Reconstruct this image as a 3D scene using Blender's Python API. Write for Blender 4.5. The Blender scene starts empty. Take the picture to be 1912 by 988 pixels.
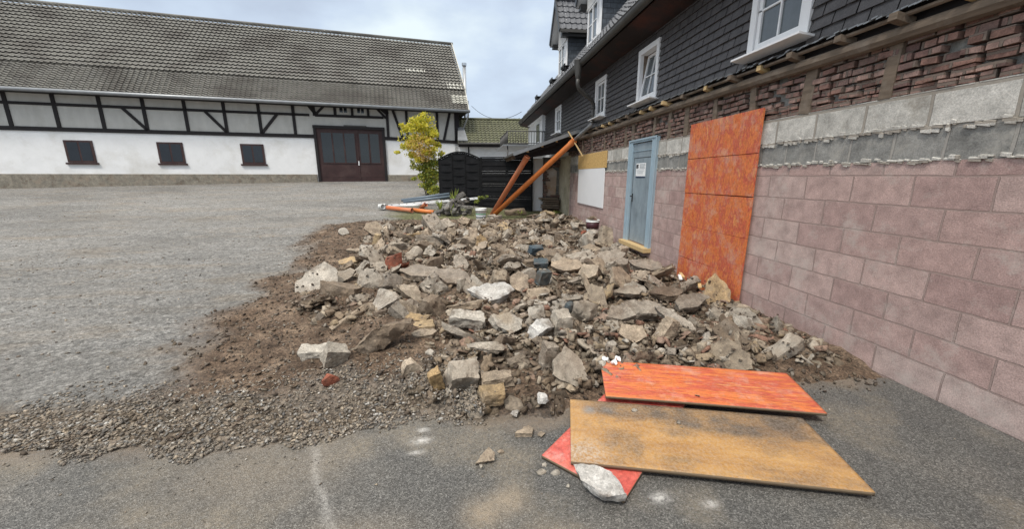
import bpy, bmesh, math, random
import numpy as np
from mathutils import Vector, Matrix, Euler, noise as mn
R = math.radians
S = bpy.context.scene
COL = S.collection
# ------------------------------------------------------------------ camera, sky, sun, exposure
cam_d = bpy.data.cameras.new('camera'); cam = bpy.data.objects.new('camera', cam_d); COL.objects.link(cam)
cam.location = (0, 0, 1.7); cam.rotation_euler = (R(90-13), 0, R(-6.9))
cam_d.sensor_width = 36; cam_d.lens = 36*713/1912; cam_d.clip_start = .05; cam_d.clip_end = 2000
S.camera = cam
S.view_settings.view_transform = 'Standard'; S.view_settings.look = 'None'
S.view_settings.exposure = 0.22; S.view_settings.gamma = 1; S.view_settings.use_curve_mapping = False
SUN_EL, SUN_AZ = 58, 215          # soft overcast sun high behind the left shoulder (degrees)
w = bpy.data.worlds.new('World'); S.world = w; w.use_nodes = True
nt = w.node_tree; nt.nodes.clear()
def wn(t): return nt.nodes.new(t)
out = wn('ShaderNodeOutputWorld'); bgs = wn('ShaderNodeBackground'); bgc = wn('ShaderNodeBackground'); mx = wn('ShaderNodeMixShader')
sky = wn('ShaderNodeTexSky'); sky.sky_type = 'NISHITA'; sky.sun_disc = False
sky.sun_elevation = R(SUN_EL); sky.sun_rotation = R(SUN_AZ); bgs.inputs[1].default_value = .1
tc = wn('ShaderNodeTexCoord'); sx = wn('ShaderNodeSeparateXYZ'); mp = wn('ShaderNodeMapping'); mp.inputs['Scale'].default_value = (1.1, 1.1, 2.4)
n1 = wn('ShaderNodeTexNoise'); n1.inputs['Scale'].default_value = 1.9; n1.inputs['Detail'].default_value = 6; n1.inputs['Roughness'].default_value = .5
r1 = wn('ShaderNodeValToRGB'); e = r1.color_ramp.elements
e[0].position = .38; e[0].color = (.47, .54, .66, 1); e[1].position = .62; e[1].color = (.82, .92, .95, 1)
x = e.new(.5); x.color = (.60, .70, .83, 1)
mr = wn('ShaderNodeMapRange'); mr.inputs['From Min'].default_value = .35; mr.inputs['From Max'].default_value = .95
mr.inputs['To Min'].default_value = 1.0; mr.inputs['To Max'].default_value = 2.3     # an overcast sky is brightest overhead
L = nt.links.new
L(tc.outputs['Generated'], mp.inputs[0]); L(mp.outputs[0], n1.inputs['Vector']); L(n1.outputs[0], r1.inputs[0]); zm = wn('ShaderNodeMapRange'); zm.inputs['From Min'].default_value = .4; zm.inputs['From Max'].default_value = .85; cm = wn('ShaderNodeMix'); cm.data_type = 'RGBA'; cm.inputs[7].default_value = (.78, .765, .73, 1); L(sx.outputs['Z'], zm.inputs[0]); L(zm.outputs[0], cm.inputs[0]); L(r1.outputs[0], cm.inputs[6]); L(cm.outputs[2], bgc.inputs[0])
L(tc.outputs['Generated'], sx.inputs[0]); L(sx.outputs['Z'], mr.inputs[0]); L(mr.outputs[0], bgc.inputs[1])
L(sky.outputs[0], bgs.inputs[0]); L(bgs.outputs[0], mx.inputs[1]); L(bgc.outputs[0], mx.inputs[2]); mx.inputs[0].default_value = .88
L(mx.outputs[0], out.inputs[0])
sd = bpy.data.lights.new('sun', 'SUN'); sun = bpy.data.objects.new('sun', sd); COL.objects.link(sun)
sd.energy = 2.3; sd.angle = R(10); sd.color = (1, .94, .85)
sun.rotation_euler = (R(90-SUN_EL), 0, R(180-SUN_AZ))   # light comes from behind the camera, over the yard

rnd = random.Random(7)
nr = np.random.RandomState(11)
# ------------------------------------------------------------------ materials
class NT:
    def __init__(s, name):
        s.m = bpy.data.materials.new(name); s.m.use_nodes = True; s.t = s.m.node_tree; s.b = s.t.nodes['Principled BSDF']
        s.tc = s.t.nodes.new('ShaderNodeTexCoord'); s.c = s.tc.outputs['Object']
    def n(s, t, **k):
        q = s.t.nodes.new(t)
        for a, v in k.items(): setattr(q, a, v)
        return q
    def l(s, a, b): s.t.links.new(a, b)
    def noise(s, scale, detail=5, rough=.6, vec=None, sc=None, dist=0):
        q = s.n('ShaderNodeTexNoise'); q.inputs['Scale'].default_value = scale; q.inputs['Detail'].default_value = detail
        q.inputs['Roughness'].default_value = rough; q.inputs['Distortion'].default_value = dist
        v = vec or s.c
        if sc: v = s.map(v, sc)
        s.l(v, q.inputs['Vector']); return q.outputs[0]
    def vor(s, scale, feat='F1', vec=None, out='Distance'):
        q = s.n('ShaderNodeTexVoronoi'); q.feature = feat; q.inputs['Scale'].default_value = scale; s.l(vec or s.c, q.inputs['Vector']); return q.outputs[out]
    def map(s, v, sc=(1, 1, 1), rot=(0, 0, 0), loc=(0, 0, 0)):
        q = s.n('ShaderNodeMapping'); q.inputs['Scale'].default_value = sc; q.inputs['Rotation'].default_value = rot; q.inputs['Location'].default_value = loc
        s.l(v, q.inputs[0]); return q.outputs[0]
    def ramp(s, f, stops, interp='LINEAR'):
        q = s.n('ShaderNodeValToRGB'); q.color_ramp.interpolation = interp; e = q.color_ramp.elements
        def c4(c): return (c, c, c, 1) if isinstance(c, (int, float)) else (*c, 1)
        e[0].position, e[0].color = stops[0][0], c4(stops[0][1]); e[1].position, e[1].color = stops[-1][0], c4(stops[-1][1])
        for p, c in stops[1:-1]: k = e.new(p); k.color = c4(c)
        s.l(f, q.inputs[0]); return q.outputs[0]
    def mix(s, f, a, b, mode='MIX'):
        q = s.n('ShaderNodeMix', data_type='RGBA', blend_type=mode)
        for i, v in ((0, f), (6, a), (7, b)):
            if isinstance(v, (int, float)): q.inputs[i].default_value = v if i == 0 else (v, v, v, 1)
            elif isinstance(v, tuple): q.inputs[i].default_value = (*v, 1)
            else: s.l(v, q.inputs[i])
        return q.outputs[2]
    def math(s, op, a, b=None):
        q = s.n('ShaderNodeMath', operation=op)
        for i, v in ((0, a), (1, b)):
            if v is None: continue
            if isinstance(v, (int, float)): q.inputs[i].default_value = v
            else: s.l(v, q.inputs[i])
        return q.outputs[0]
    def attr(s, name):
        q = s.n('ShaderNodeAttribute'); q.attribute_name = name; return q.outputs['Color']
    def sep(s, v):
        q = s.n('ShaderNodeSeparateXYZ'); s.l(v, q.inputs[0]); return q.outputs
    def bump(s, h, strength=.5, dist=.01, prev=None):
        q = s.n('ShaderNodeBump'); q.inputs['Strength'].default_value = strength; q.inputs['Distance'].default_value = dist
        s.l(h, q.inputs['Height'])
        if prev: s.l(prev, q.inputs['Normal'])
        return q.outputs[0]
    def fin(s, col, rough=.8, bump=None, metal=0, spec=.4):
        if isinstance(col, tuple): s.b.inputs['Base Color'].default_value = (*col, 1)
        else: s.l(col, s.b.inputs['Base Color'])
        if isinstance(rough, (int, float)): s.b.inputs['Roughness'].default_value = rough
        else: s.l(rough, s.b.inputs['Roughness'])
        s.b.inputs['Metallic'].default_value = metal; s.b.inputs['Specular IOR Level'].default_value = spec
        if bump: s.l(bump, s.b.inputs['Normal'])
        return s.m
def plain(name, c, rough=.6, var=.25, scale=6, metal=0, bump=.15, bs=40, sc=None, dirt=None, spec=.4):
    """painted, plastic or wooden surface with mottling, optional dirt colour"""
    g = NT(name); n = g.noise(scale, 6, .65, sc=sc)
    col = g.ramp(n, [(.3, tuple(v*(1-var) for v in c)), (.7, tuple(v*(1+var*.6) for v in c))])
    if dirt: col = g.mix(g.ramp(g.noise(scale*.45, 8, .7), [(.5, 0.), (.72, .75)]), col, dirt)
    b = g.bump(g.noise(bs, 5, .6, sc=sc), bump, .004)
    return g.fin(col, rough, b, metal, spec)
def rockmat(name, pal, speck=.35, agg=.5, dust=(.27, .22, .17), bumpk=1.0):
    """broken masonry: per-object tone, mottling, visible aggregate, settled dust"""
    g = NT(name); oi = g.n('ShaderNodeObjectInfo'); ad = g.n('ShaderNodeVectorMath', operation='ADD'); mu = g.n('ShaderNodeVectorMath', operation='SCALE')
    cb = g.n('ShaderNodeCombineXYZ'); g.l(oi.outputs['Random'], cb.inputs[0]); g.l(oi.outputs['Random'], cb.inputs[2])
    g.l(cb.outputs[0], mu.inputs[0]); mu.inputs['Scale'].default_value = 57; g.l(g.c, ad.inputs[0]); g.l(mu.outputs[0], ad.inputs[1]); v = ad.outputs[0]
    base = g.ramp(oi.outputs['Random'], [(i/max(1, len(pal)-1), p) for i, p in enumerate(pal)])
    m = g.noise(5, 8, .7, v); base = g.mix(1., base, g.ramp(m, [(.28, .5), (.5, .95), (.72, 1.4)]), 'MULTIPLY')
    base = g.mix(g.ramp(g.noise(2.6, 5, .6, v), [(.5, 0.), (.66, .8)]), base, dust); base = g.mix(g.ramp(g.noise(3.7, 7, .7, g.map(v, loc=(5, 2, 7))), [(.52, 0.), (.66, .75)]), base, (.13, .095, .068))
    vz = g.vor(70, vec=v, out='Color'); sp = g.sep(vz)[0]
    base = g.mix(agg, base, g.mix(1., base, g.ramp(sp, [(0, .6), (.5, .97), (1, 1.4)]), 'MULTIPLY'))
    fine = g.noise(150, 3, .7, v); base = g.mix(speck, base, g.mix(1., base, g.ramp(fine, [(.33, .45), (.66, 1.5)]), 'MULTIPLY'))
    b = g.bump(g.noise(9, 8, .75, v), .9*bumpk, .03); b = g.bump(g.noise(60, 6, .75, v), .9*bumpk, .008, b); b = g.bump(g.vor(90, vec=v), .35*bumpk, .004, b)
    return g.fin(base, g.ramp(m, [(.3, .6), (.6, .92)]), b)
def debrismat(name, pal, scale=1.):
    """loose small pieces: each island its own tone"""
    g = NT(name); ge = g.n('ShaderNodeNewGeometry'); r = ge.outputs['Random Per Island']
    base = g.ramp(r, [(i/(len(pal)-1), p) for i, p in enumerate(pal)])
    base = g.mix(1., base, g.ramp(g.noise(30, 6, .7), [(.3, .45), (.7, 1.5)]), 'MULTIPLY')
    b = g.bump(g.noise(70, 6, .75), .8, .01)
    return g.fin(base, .8, b)
def brickmat(name, cols, mortar, bw, bh, ms, plane='yz', var=.3, dirt=None, off=.5, bumpd=.01, rough=.85, vn=.5):
    g = NT(name); o = g.sep(g.c); cb = g.n('ShaderNodeCombineXYZ')
    g.l(o[1 if plane == 'yz' else 0], cb.inputs[0]); g.l(o[2], cb.inputs[1])
    ns = g.n('ShaderNodeTexNoise'); ns.inputs['Scale'].default_value = 3; ns.inputs['Detail'].default_value = 3; g.l(g.c, ns.inputs['Vector'])
    va = g.n('ShaderNodeVectorMath', operation='MULTIPLY_ADD'); g.l(ns.outputs['Color'], va.inputs[0]); va.inputs[1].default_value = (ms*vn*3,)*3; g.l(cb.outputs[0], va.inputs[2])
    bt = g.n('ShaderNodeTexBrick'); bt.offset = off; bt.inputs['Scale'].default_value = 1; bt.inputs['Brick Width'].default_value = bw; bt.inputs['Row Height'].default_value = bh
    bt.inputs['Mortar Size'].default_value = ms; bt.inputs['Mortar Smooth'].default_value = .3; bt.inputs['Bias'].default_value = 0
    bt.inputs['Color1'].default_value = (0, 0, 0, 1); bt.inputs['Color2'].default_value = (1, 1, 1, 1); bt.inputs['Mortar'].default_value = (.5, .5, .5, 1)
    g.l(va.outputs[0], bt.inputs['Vector'])
    c = g.ramp(bt.outputs['Color'], [(i/(len(cols)-1), k) for i, k in enumerate(cols)])
    n = g.noise(7, 8, .7); c = g.mix(1., c, g.ramp(n, [(.3, 1-var*1.3), (.7, 1+var)]), 'MULTIPLY')
    fine = g.noise(110, 3, .7); c = g.mix(.4, c, g.mix(1., c, g.ramp(fine, [(.35, .45), (.62, 1.5)]), 'MULTIPLY'))
    mt = g.mix(g.noise(14, 4), mortar, tuple(k*.6 for k in mortar)); c = g.mix(bt.outputs['Fac'], c, mt)
    if dirt: c = g.mix(g.ramp(g.noise(2.3, 8, .75), [(.52, 0.), (.68, .8)]), c, dirt)
    inv = g.math('SUBTRACT', 1., bt.outputs['Fac']); b = g.bump(inv, .8, bumpd); b = g.bump(g.noise(45, 6, .7), .6, .006, b)
    return g.fin(c, rough, b)
def tilemat(name, cols, lichen=None, lf=(.5, .68), rough=.75, wear=None):
    g = NT(name); n = g.noise(1.3, 8, .65); c = g.ramp(n, [(.3+.4*i/(len(cols)-1), k) for i, k in enumerate(cols)])
    c = g.mix(.8, c, g.mix(1., c, g.ramp(g.noise(26, 6, .75), [(.32, .45), (.66, 1.6)]), 'MULTIPLY'))
    if lichen: c = g.mix(g.ramp(g.noise(9, 8, .8), [(lf[0], 0.), (lf[1], .85)]), c, lichen)
    if wear: c = g.mix(g.ramp(g.noise(.55, 5, .6), [(.48, 0.), (.62, .75)]), c, wear)
    return g.fin(c, rough, g.bump(g.noise(50, 5, .7), .4, .006))

M = {}
# terrain: masks 'soil' R, 'gravel' G, 'grass' B on the sheet
def ground_mat():
    g = NT('ground_soil_gravel'); a = g.sep(g.attr('mask'))
    def sp(scale, lo, hi, p): return g.ramp(g.sep(g.vor(scale, out='Color'))[0], [(0, lo), (p, tuple((a_+b_)/2 for a_, b_ in zip(lo, hi))), (1, hi)])
    grav = g.mix(.5, sp(42, (.09, .088, .085), (.42, .405, .38), .6), sp(95, (.07, .07, .07), (.33, .32, .3), .6))
    grav = g.mix(g.ramp(g.noise(.5, 6, .65), [(.4, .1), (.62, .6)]), grav, (.20, .19, .175)); 
    grav = g.mix(g.ramp(g.noise(.9, 6, .7, sc=(.5, 1.6, 1)), [(.5, 0.), (.66, .5)]), grav, (.24, .20, .155))
    n = g.noise(3, 9, .75); soil = g.ramp(n, [(.3, (.045, .032, .024)), (.5, (.125, .09, .066)), (.72, (.26, .2, .15))])
    soil = g.mix(.6, soil, g.mix(1., soil, sp(70, (.4, .4, .4), (2., 1.9, 1.75), .6), 'MULTIPLY'))
    gr = g.ramp(g.noise(14, 7, .7), [(.3, (.04, .045, .018)), (.5, (.11, .115, .045)), (.7, (.20, .18, .10))])
    peb = sp(55, (.05, .04, .03), (.26, .21, .16), .6); grav = g.mix(1., grav, g.ramp(g.noise(.45, 6, .7, g.map(g.c, (.6, 1.1, 1), (0, 0, .35))), [(.38, .8), (.52, 1.), (.66, 1.12)]), 'MULTIPLY'); grav = g.mix(1., grav, g.ramp(g.noise(26, 6, .85), [(.36, .5), (.62, 1.5)]), 'MULTIPLY')
    c = g.mix(a[0], grav, soil); c = g.mix(a[2], c, gr); c = g.mix(a[1], c, peb)
    c = g.mix(.7, c, g.mix(1., c, g.ramp(g.noise(7, 8, .8), [(.36, .55), (.62, 1.4)]), 'MULTIPLY'))
    b = g.bump(g.noise(12, 8, .75), .9, .04); b = g.bump(g.vor(60), .5, .012, b)
    return g.fin(c, g.ramp(g.noise(2, 5), [(.35, .7), (.65, .95)]), b, spec=.15)
def asphalt_mat():
    g = NT('wet_asphalt'); n = g.noise(1.7, 8, .7)
    c = g.ramp(n, [(.32, (.10, .098, .094)), (.5, (.122, .118, .110)), (.68, (.15, .141, .128))])
    v = g.sep(g.vor(150, out='Color'))[0]; c = g.mix(.85, c, g.mix(1., c, g.ramp(v, [(0, .45), (.45, .85), (.8, 1.25), (1, 1.9)]), 'MULTIPLY'))
    v2 = g.sep(g.vor(330, out='Color'))[1]; c = g.mix(.55, c, g.mix(1., c, g.ramp(v2, [(0, .35), (.6, 1.1), (1, 2.1)]), 'MULTIPLY'))
    d = g.math('MULTIPLY', g.ramp(g.noise(1.6, 4, .5, g.map(g.c, loc=(3.3, 1.2, 0))), [(.52, 0.), (.70, .7)]), g.ramp(g.noise(40, 5, .8), [(.35, .1), (.6, .8)]))
    c = g.mix(d, c, (.33, .275, .2))
    a = g.sep(g.attr('mask')); f = g.noise(28, 7, .85)
    c = g.mix(g.math('MULTIPLY', a[0], g.ramp(f, [(.38, 0.), (.55, .95)])), c, (.62, .6, .57))
    c = g.mix(g.math('MULTIPLY', a[1], g.ramp(f, [(.3, .15), (.55, .85)])), c, (.25, .195, .145))
    c = g.mix(g.math('MULTIPLY', a[2], g.ramp(f, [(.3, .2), (.55, .7)])), c, (.36, .29, .21))
    b = g.bump(g.vor(150), .9, .006); b = g.bump(g.noise(220, 4, .7), .6, .003, b); b = g.bump(g.noise(6, 5), .4, .02, b)
    return g.fin(c, g.ramp(g.noise(3, 5, .6), [(.35, .55), (.65, .85)]), b, spec=.3)
M['ground'] = ground_mat(); M['asphalt'] = asphalt_mat()
M['grey'] = rockmat('broken_concrete_grey', [(.25, .21, .17), (.41, .36, .30), (.32, .28, .23), (.46, .415, .355), (.28, .235, .185)])
M['tan'] = rockmat('sandy_screed', [(.35, .275, .20), (.44, .355, .265), (.30, .24, .175), (.47, .39, .30), (.38, .305, .23)])
M['brown'] = rockmat('earthy_brown_stone', [(.15, .11, .08), (.23, .175, .125), (.19, .145, .105), (.27, .21, .15)])
M['pale'] = rockmat('pale_mortar', [(.45, .41, .35), (.40, .355, .295), (.49, .45, .39)], dust=(.38, .31, .23))
M['white'] = rockmat('white_lime_concrete', [(.50, .48, .45), (.56, .54, .51)], dust=(.46, .43, .39))
M['ochre'] = rockmat('ochre_stone', [(.44, .30, .15), (.36, .255, .14), (.50, .38, .23)])
M['blue'] = rockmat('blue_grey_stone', [(.055, .085, .105), (.10, .13, .14), (.045, .07, .09)], dust=(.14, .15, .15), agg=.3)
M['red'] = rockmat('red_brick_stone', [(.26, .075, .045), (.36, .13, .08)], dust=(.22, .09, .06), agg=.3)
M['slab'] = rockmat('smooth_grey_tan_screed', [(.30, .26, .21), (.37, .32, .26), (.33, .29, .24)], speck=.45, agg=.25, bumpk=.5)
M['debris'] = debrismat('small_rubble_mix', [(0.086, 0.063, 0.043), (0.249, 0.189, 0.129), (0.146, 0.103, 0.069), (0.361, 0.301, 0.228), (0.189, 0.144, 0.103), (0.284, 0.237, 0.181), (0.112, 0.084, 0.062), (0.430, 0.391, 0.335), (0.301, 0.228, 0.146), (0.215, 0.176, 0.133), (0.232, 0.120, 0.082), (0.327, 0.284, 0.228)])
M['bed'] = debrismat('shade_darkened_earthy_rubble', [(0.037, 0.027, 0.019), (0.118, 0.087, 0.059), (0.068, 0.048, 0.033), (0.192, 0.155, 0.112), (0.087, 0.062, 0.042), (0.143, 0.108, 0.074), (0.242, 0.205, 0.155), (0.056, 0.040, 0.028), (0.155, 0.118, 0.081)])  # earthy rubble tones, darkened so the crevice shade between stones is in the colour
M['clods'] = debrismat('soil_clods', [(0.043, 0.031, 0.023), (0.111, 0.081, 0.060), (0.068, 0.049, 0.036), (0.170, 0.136, 0.102), (0.085, 0.064, 0.048), (0.289, 0.255, 0.212), (0.119, 0.089, 0.068)])
M['pebbles'] = debrismat('mixed_pebbles', [(00.100, 00.095, 00.090), (00.300, 00.260, 00.210), (00.170, 00.145, 00.120), (00.360, 00.300, 00.230), (00.090, 00.082, 00.075), (00.220, 00.170, 00.125), (00.180, 00.170, 00.155), (00.380, 00.310, 00.230), (00.120, 00.115, 00.110), (00.550, 00.520, 00.470)])
M['pink'] = brickmat('pink_pumice_blocks', [(.40, .275, .25), (.46, .335, .305), (.36, .245, .225), (.49, .38, .345)], (.39, .29, .26), .50, .245, .008, var=.24, dirt=(.50, .43, .39), vn=.9)
M['greyblock'] = brickmat('grey_blocks', [(.20, .20, .19), (.27, .265, .25), (.165, .165, .155)], (.38, .36, .33), .37, .26, .014, dirt=(.40, .38, .34))
M['render'] = brickmat('limewashed_blocks', [(.46, .44, .40), (.56, .54, .50), (.36, .345, .31)], (.40, .36, .31), .50, .26, .014, dirt=(.25, .22, .18))
M['brick'] = brickmat('old_red_bricks', [(.18, .10, .08), (.29, .165, .13), (.15, .09, .08), (.36, .24, .20), (.23, .125, .10)], (.22, .17, .14), .17, .075, .012, var=.45, dirt=(.15, .11, .09), bumpd=.03, vn=1.2)
M['slate'] = brickmat('black_fibre_slates', [(.060, .056, .057), (.082, .076, .077), (.068, .064, .065)], (.06, .056, .057), 5.24, 5.113, .0001, var=.25, bumpd=.006, rough=.5, vn=0)
M['slate2'] = brickmat('scalloped_natural_slate', [(.045, .055, .068), (.075, .088, .105), (.055, .066, .08)], (.012, .014, .017), .2, .14, .005, plane='xz', bumpd=.008, rough=.5, vn=.4)
M['barntile'] = tilemat('weathered_concrete_tiles', [(0.105, 0.100, 0.090), (0.164, 0.156, 0.140), (0.133, 0.129, 0.119)], (.29, .29, .24), (.52, .7), wear=(.095, .086, .076))
M['palet'] = tilemat('pale_new_tiles', [(.42, .41, .36), (.54, .53, .48)])
M['mosstile'] = tilemat('mossy_tiles', [(.055, .053, .038), (.105, .105, .065), (.075, .072, .052)], (.15, .16, .075), (.46, .68))
M['blacktile'] = tilemat('glazed_black_tiles', [(.055, .057, .064), (.10, .104, .115), (.07, .073, .082)], None, rough=.32)
M['whitewall'] = plain('white_render', (.78, .78, .78), .85, .08, 1.3, bump=.4, dirt=(.56, .54, .50))
M['whiteboards'] = plain('dull_white_boards', (.50, .49, .46), .8, .12, 3, sc=(1, 1, .3), dirt=(.40, .385, .35))
M['timber'] = plain('black_timber', (.014, .011, .012), .7, .3, 12, sc=(1, 1, .3))
M['doorbrown'] = plain('dark_brown_paint', (.042, .018, .017), .55, .25, 3, dirt=(.075, .045, .04))
M['winglass'] = plain('dim_glass', (.012, .016, .021), .12, .3, 1.5, bump=.02, spec=.6)
M['glass'] = plain('window_glass', (.10, .115, .125), .08, .4, 1.5, bump=.02, spec=.7)
M['curtain'] = plain('grey_curtain', (.52, .54, .57), .8, .2, 3, sc=(1, 8, 1))
M['pvc'] = plain('white_pvc', (.82, .82, .83), .35, .03, 3, bump=.03)
M['fasciawhite'] = plain('white_fascia', (.60, .60, .60), .6, .06, 3)
M['gutter'] = plain('dark_grey_zinc', (.075, .072, .068), .5, .25, 3, metal=.2)
M['zinc'] = plain('grey_zinc', (.27, .28, .29), .4, .2, 4, metal=.4)
M['steel'] = plain('bright_steel', (.5, .52, .54), .3, .12, 4, metal=.8)
M['soffit'] = plain('red_brown_soffit', (.016, .008, .007), .7, .5, 2, sc=(1, .3, 1), dirt=(.10, .022, .010))
M['stone'] = rockmat('plinth_stone', [(.22, .20, .165), (.28, .25, .20)])
M['fence'] = plain('black_stained_wood', (.010, .010, .011), .7, .35, 8, sc=(.3, .3, 3), dirt=(.018, .018, .02), spec=.15)
M['oldwood'] = plain('old_grey_brown_timber', (.165, .125, .092), .85, .4, 9, sc=(3, .4, 3), bump=.5, dirt=(.26, .22, .18))
M['newwood'] = plain('raw_yellow_wood', (.56, .40, .20), .7, .2, 9, sc=(1, 4, 4))
M['orangepipe'] = plain('orange_drain_pipe', (.62, .20, .09), .45, .14, 2, bump=.03, dirt=(.54, .27, .17))
M['orangepipe2'] = plain('bright_orange_drain_pipe', (.66, .20, .05), .38, .12, 2, bump=.03, dirt=(.54, .21, .09))
M['greypipe'] = plain('blue_grey_pipe', (.13, .165, .20), .4, .12, 3, bump=.03)
M['cable'] = plain('black_cable', (.02, .02, .02), .6)
M['doorblue'] = plain('scuffed_blue_grey_paint', (.235, .29, .33), .45, .28, 3.5, sc=(1, 1.6, .7), dirt=(.32, .375, .41))
M['frameblue'] = plain('light_blue_grey_steel', (.31, .41, .48), .4, .1, 4, dirt=(.36, .42, .46))
M['black'] = plain('black_plastic', (.012, .012, .012), .4)
M['paper'] = plain('white_paper', (.82, .83, .83), .5, .02)
M['ink'] = plain('black_ink', (.02, .02, .025), .5)
M['inkgrey'] = plain('grey_print', (.42, .45, .47), .5)
M['inkblue'] = plain('dark_blue_print', (.03, .05, .10), .5)
M['bucketwhite'] = plain('white_bucket_plastic', (.76, .77, .76), .4, .05, 6, dirt=(.55, .53, .5))
M['green'] = plain('green_print', (.12, .42, .22), .5)
M['winered'] = plain('dark_red_print', (.06, .018, .024), .5)
M['ochrewall'] = None
def plaster(name, a, b, c3, cr=.5):
    g = NT(name); n = g.noise(1.8, 8, .7); c = g.ramp(n, [(.32, a), (.55, b), (.72, c3)])
    c = g.mix(.5, c, g.mix(1., c, g.ramp(g.noise(60, 5, .8), [(.35, .5), (.62, 1.4)]), 'MULTIPLY'))
    return g.fin(c, .85, g.bump(g.noise(20, 8, .75), .5, .015))
M['ochrewall'] = plaster('ochre_stained_plaster', (.30, .25, .17), (.54, .475, .345), (.62, .57, .46))
M['innerplaster'] = plaster('broken_inner_plaster', (.52, .32, .17), (.62, .54, .47), (.72, .69, .66))
def osb():
    g = NT('osb_strand_board'); v = g.vor(38, vec=g.map(g.c, (1, 1.0, 2.2), (.7, 0, 0)), out='Color')
    c = g.ramp(g.sep(v)[0], [(0, (.40, .24, .085)), (.5, (.58, .37, .135)), (1, (.70, .48, .21))]); return g.fin(c, .6, g.bump(g.noise(60), .3, .003))
M['osb'] = osb()
def shutter(name, pal, sc, dust=.3, dustc=(.60, .42, .36)):
    """worn phenolic-coated formwork board, streaked along the grain"""
    g = NT(name); n = g.noise(4, 9, .75, sc=sc); c = g.ramp(n, [(.28+.44*i/(len(pal)-1), k) for i, k in enumerate(pal)])
    c = g.mix(.6, c, g.mix(1., c, g.ramp(g.noise(30, 7, .8, sc=sc), [(.36, .45), (.64, 1.4)]), 'MULTIPLY')); c = g.mix(g.ramp(g.noise(55, 6, .8), [(.60, 0.), (.68, .55)]), c, (.12, .045, .04)); c = g.mix(g.ramp(g.noise(18, 8, .85), [(.60, 0.), (.70, .5)]), c, dustc)
    c = g.mix(g.math('MULTIPLY', dust, g.ramp(g.noise(3.2, 9, .8), [(.5, 0.), (.66, 1.)])), c, dustc)
    return g.fin(c, g.ramp(g.noise(5, 5), [(.4, .35), (.65, .7)]), g.bump(g.noise(45, 7, .75, sc=sc), .4, .004))
OR = [(.40, .05, .035), (.56, .105, .045), (.64, .20, .06), (.48, .085, .06), (.68, .28, .09), (.54, .12, .075)]
M['orboard'] = shutter('orange_red_formwork_coating', OR, (.35, 3, 3), .45)
M['orwall'] = shutter('orange_formwork_panel_vertical', OR, (2.2, 1.7, .8), .6, (.55, .38, .30))
M['pinkboard'] = shutter('dusty_red_formwork_coating', [(.42, .05, .045), (.58, .12, .09), (.62, .20, .13)], (1, 1, 1), .7, (.60, .40, .36))
def brownboard():
    g = NT('dirty_yellow_brown_plywood'); c = g.ramp(g.noise(3, 8, .7, sc=(.6, 2.5, 1)), [(.3, (.26, .125, .038)), (.5, (.42, .22, .06)), (.7, (.52, .30, .10))])
    c = g.mix(g.ramp(g.noise(2.1, 9, .75, g.map(g.c, loc=(1.3, .4, 0))), [(.48, 0.), (.66, .85)]), c, (.13, .085, .05))
    a = g.sep(g.attr('mask')); f = g.noise(6, 5, .65)
    c = g.mix(g.math('MULTIPLY', a[0], g.ramp(f, [(.35, .45), (.6, .95)])), c, (.075, .055, .04))
    c = g.mix(g.math('MULTIPLY', a[1], g.ramp(f, [(.35, .6), (.6, 1.)])), c, (.17, .175, .18))
    c = g.mix(g.math('MULTIPLY', a[2], g.ramp(g.noise(60, 6, .8), [(.4, 0.), (.6, .8)])), c, (.50, .44, .38))
    c = g.mix(.3, c, g.mix(1., c, g.ramp(g.noise(70, 6, .8), [(.36, .6), (.64, 1.3)]), 'MULTIPLY'))
    return g.fin(c, .6, g.bump(g.noise(50, 6, .7), .4, .004))
M['brownboard'] = brownboard()
M['boardedge'] = plain('plywood_edge', (.17, .125, .08), .8, .3, 20, sc=(1, 1, 8))
def leafmat(name, pal):
    g = NT(name); ge = g.n('ShaderNodeNewGeometry'); c = g.ramp(ge.outputs['Random Per Island'], [(i/(len(pal)-1), k) for i, k in enumerate(pal)])
    m = g.fin(c, .5); tr = g.n('ShaderNodeBsdfTranslucent'); g.l(c, tr.inputs[0]); mxs = g.n('ShaderNodeMixShader'); mxs.inputs[0].default_value = .35
    g.l(g.b.outputs[0], mxs.inputs[1]); g.l(tr.outputs[0], mxs.inputs[2]); g.l(mxs.outputs[0], g.t.nodes['Material Output'].inputs[0]); return m
M['yleaf'] = leafmat('yellow_green_leaves', [(.50, .49, .05), (.76, .64, .06), (.60, .57, .07), (.36, .39, .05), (.82, .70, .10)])
M['gleaf'] = leafmat('green_leaves', [(.14, .20, .04), (.24, .31, .07), (.34, .38, .08), (.42, .40, .13)])
M['hops'] = leafmat('tan_hop_cones', [(.60, .38, .10), (.72, .52, .20), (.55, .38, .10), (.48, .28, .07)])
M['bark'] = plain('bark', (.09, .07, .05), .9, .4, 12)
M['darkgreen'] = leafmat('dark_green_leaves', [(.03, .05, .02), (.06, .09, .03), (.09, .12, .04)])

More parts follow.
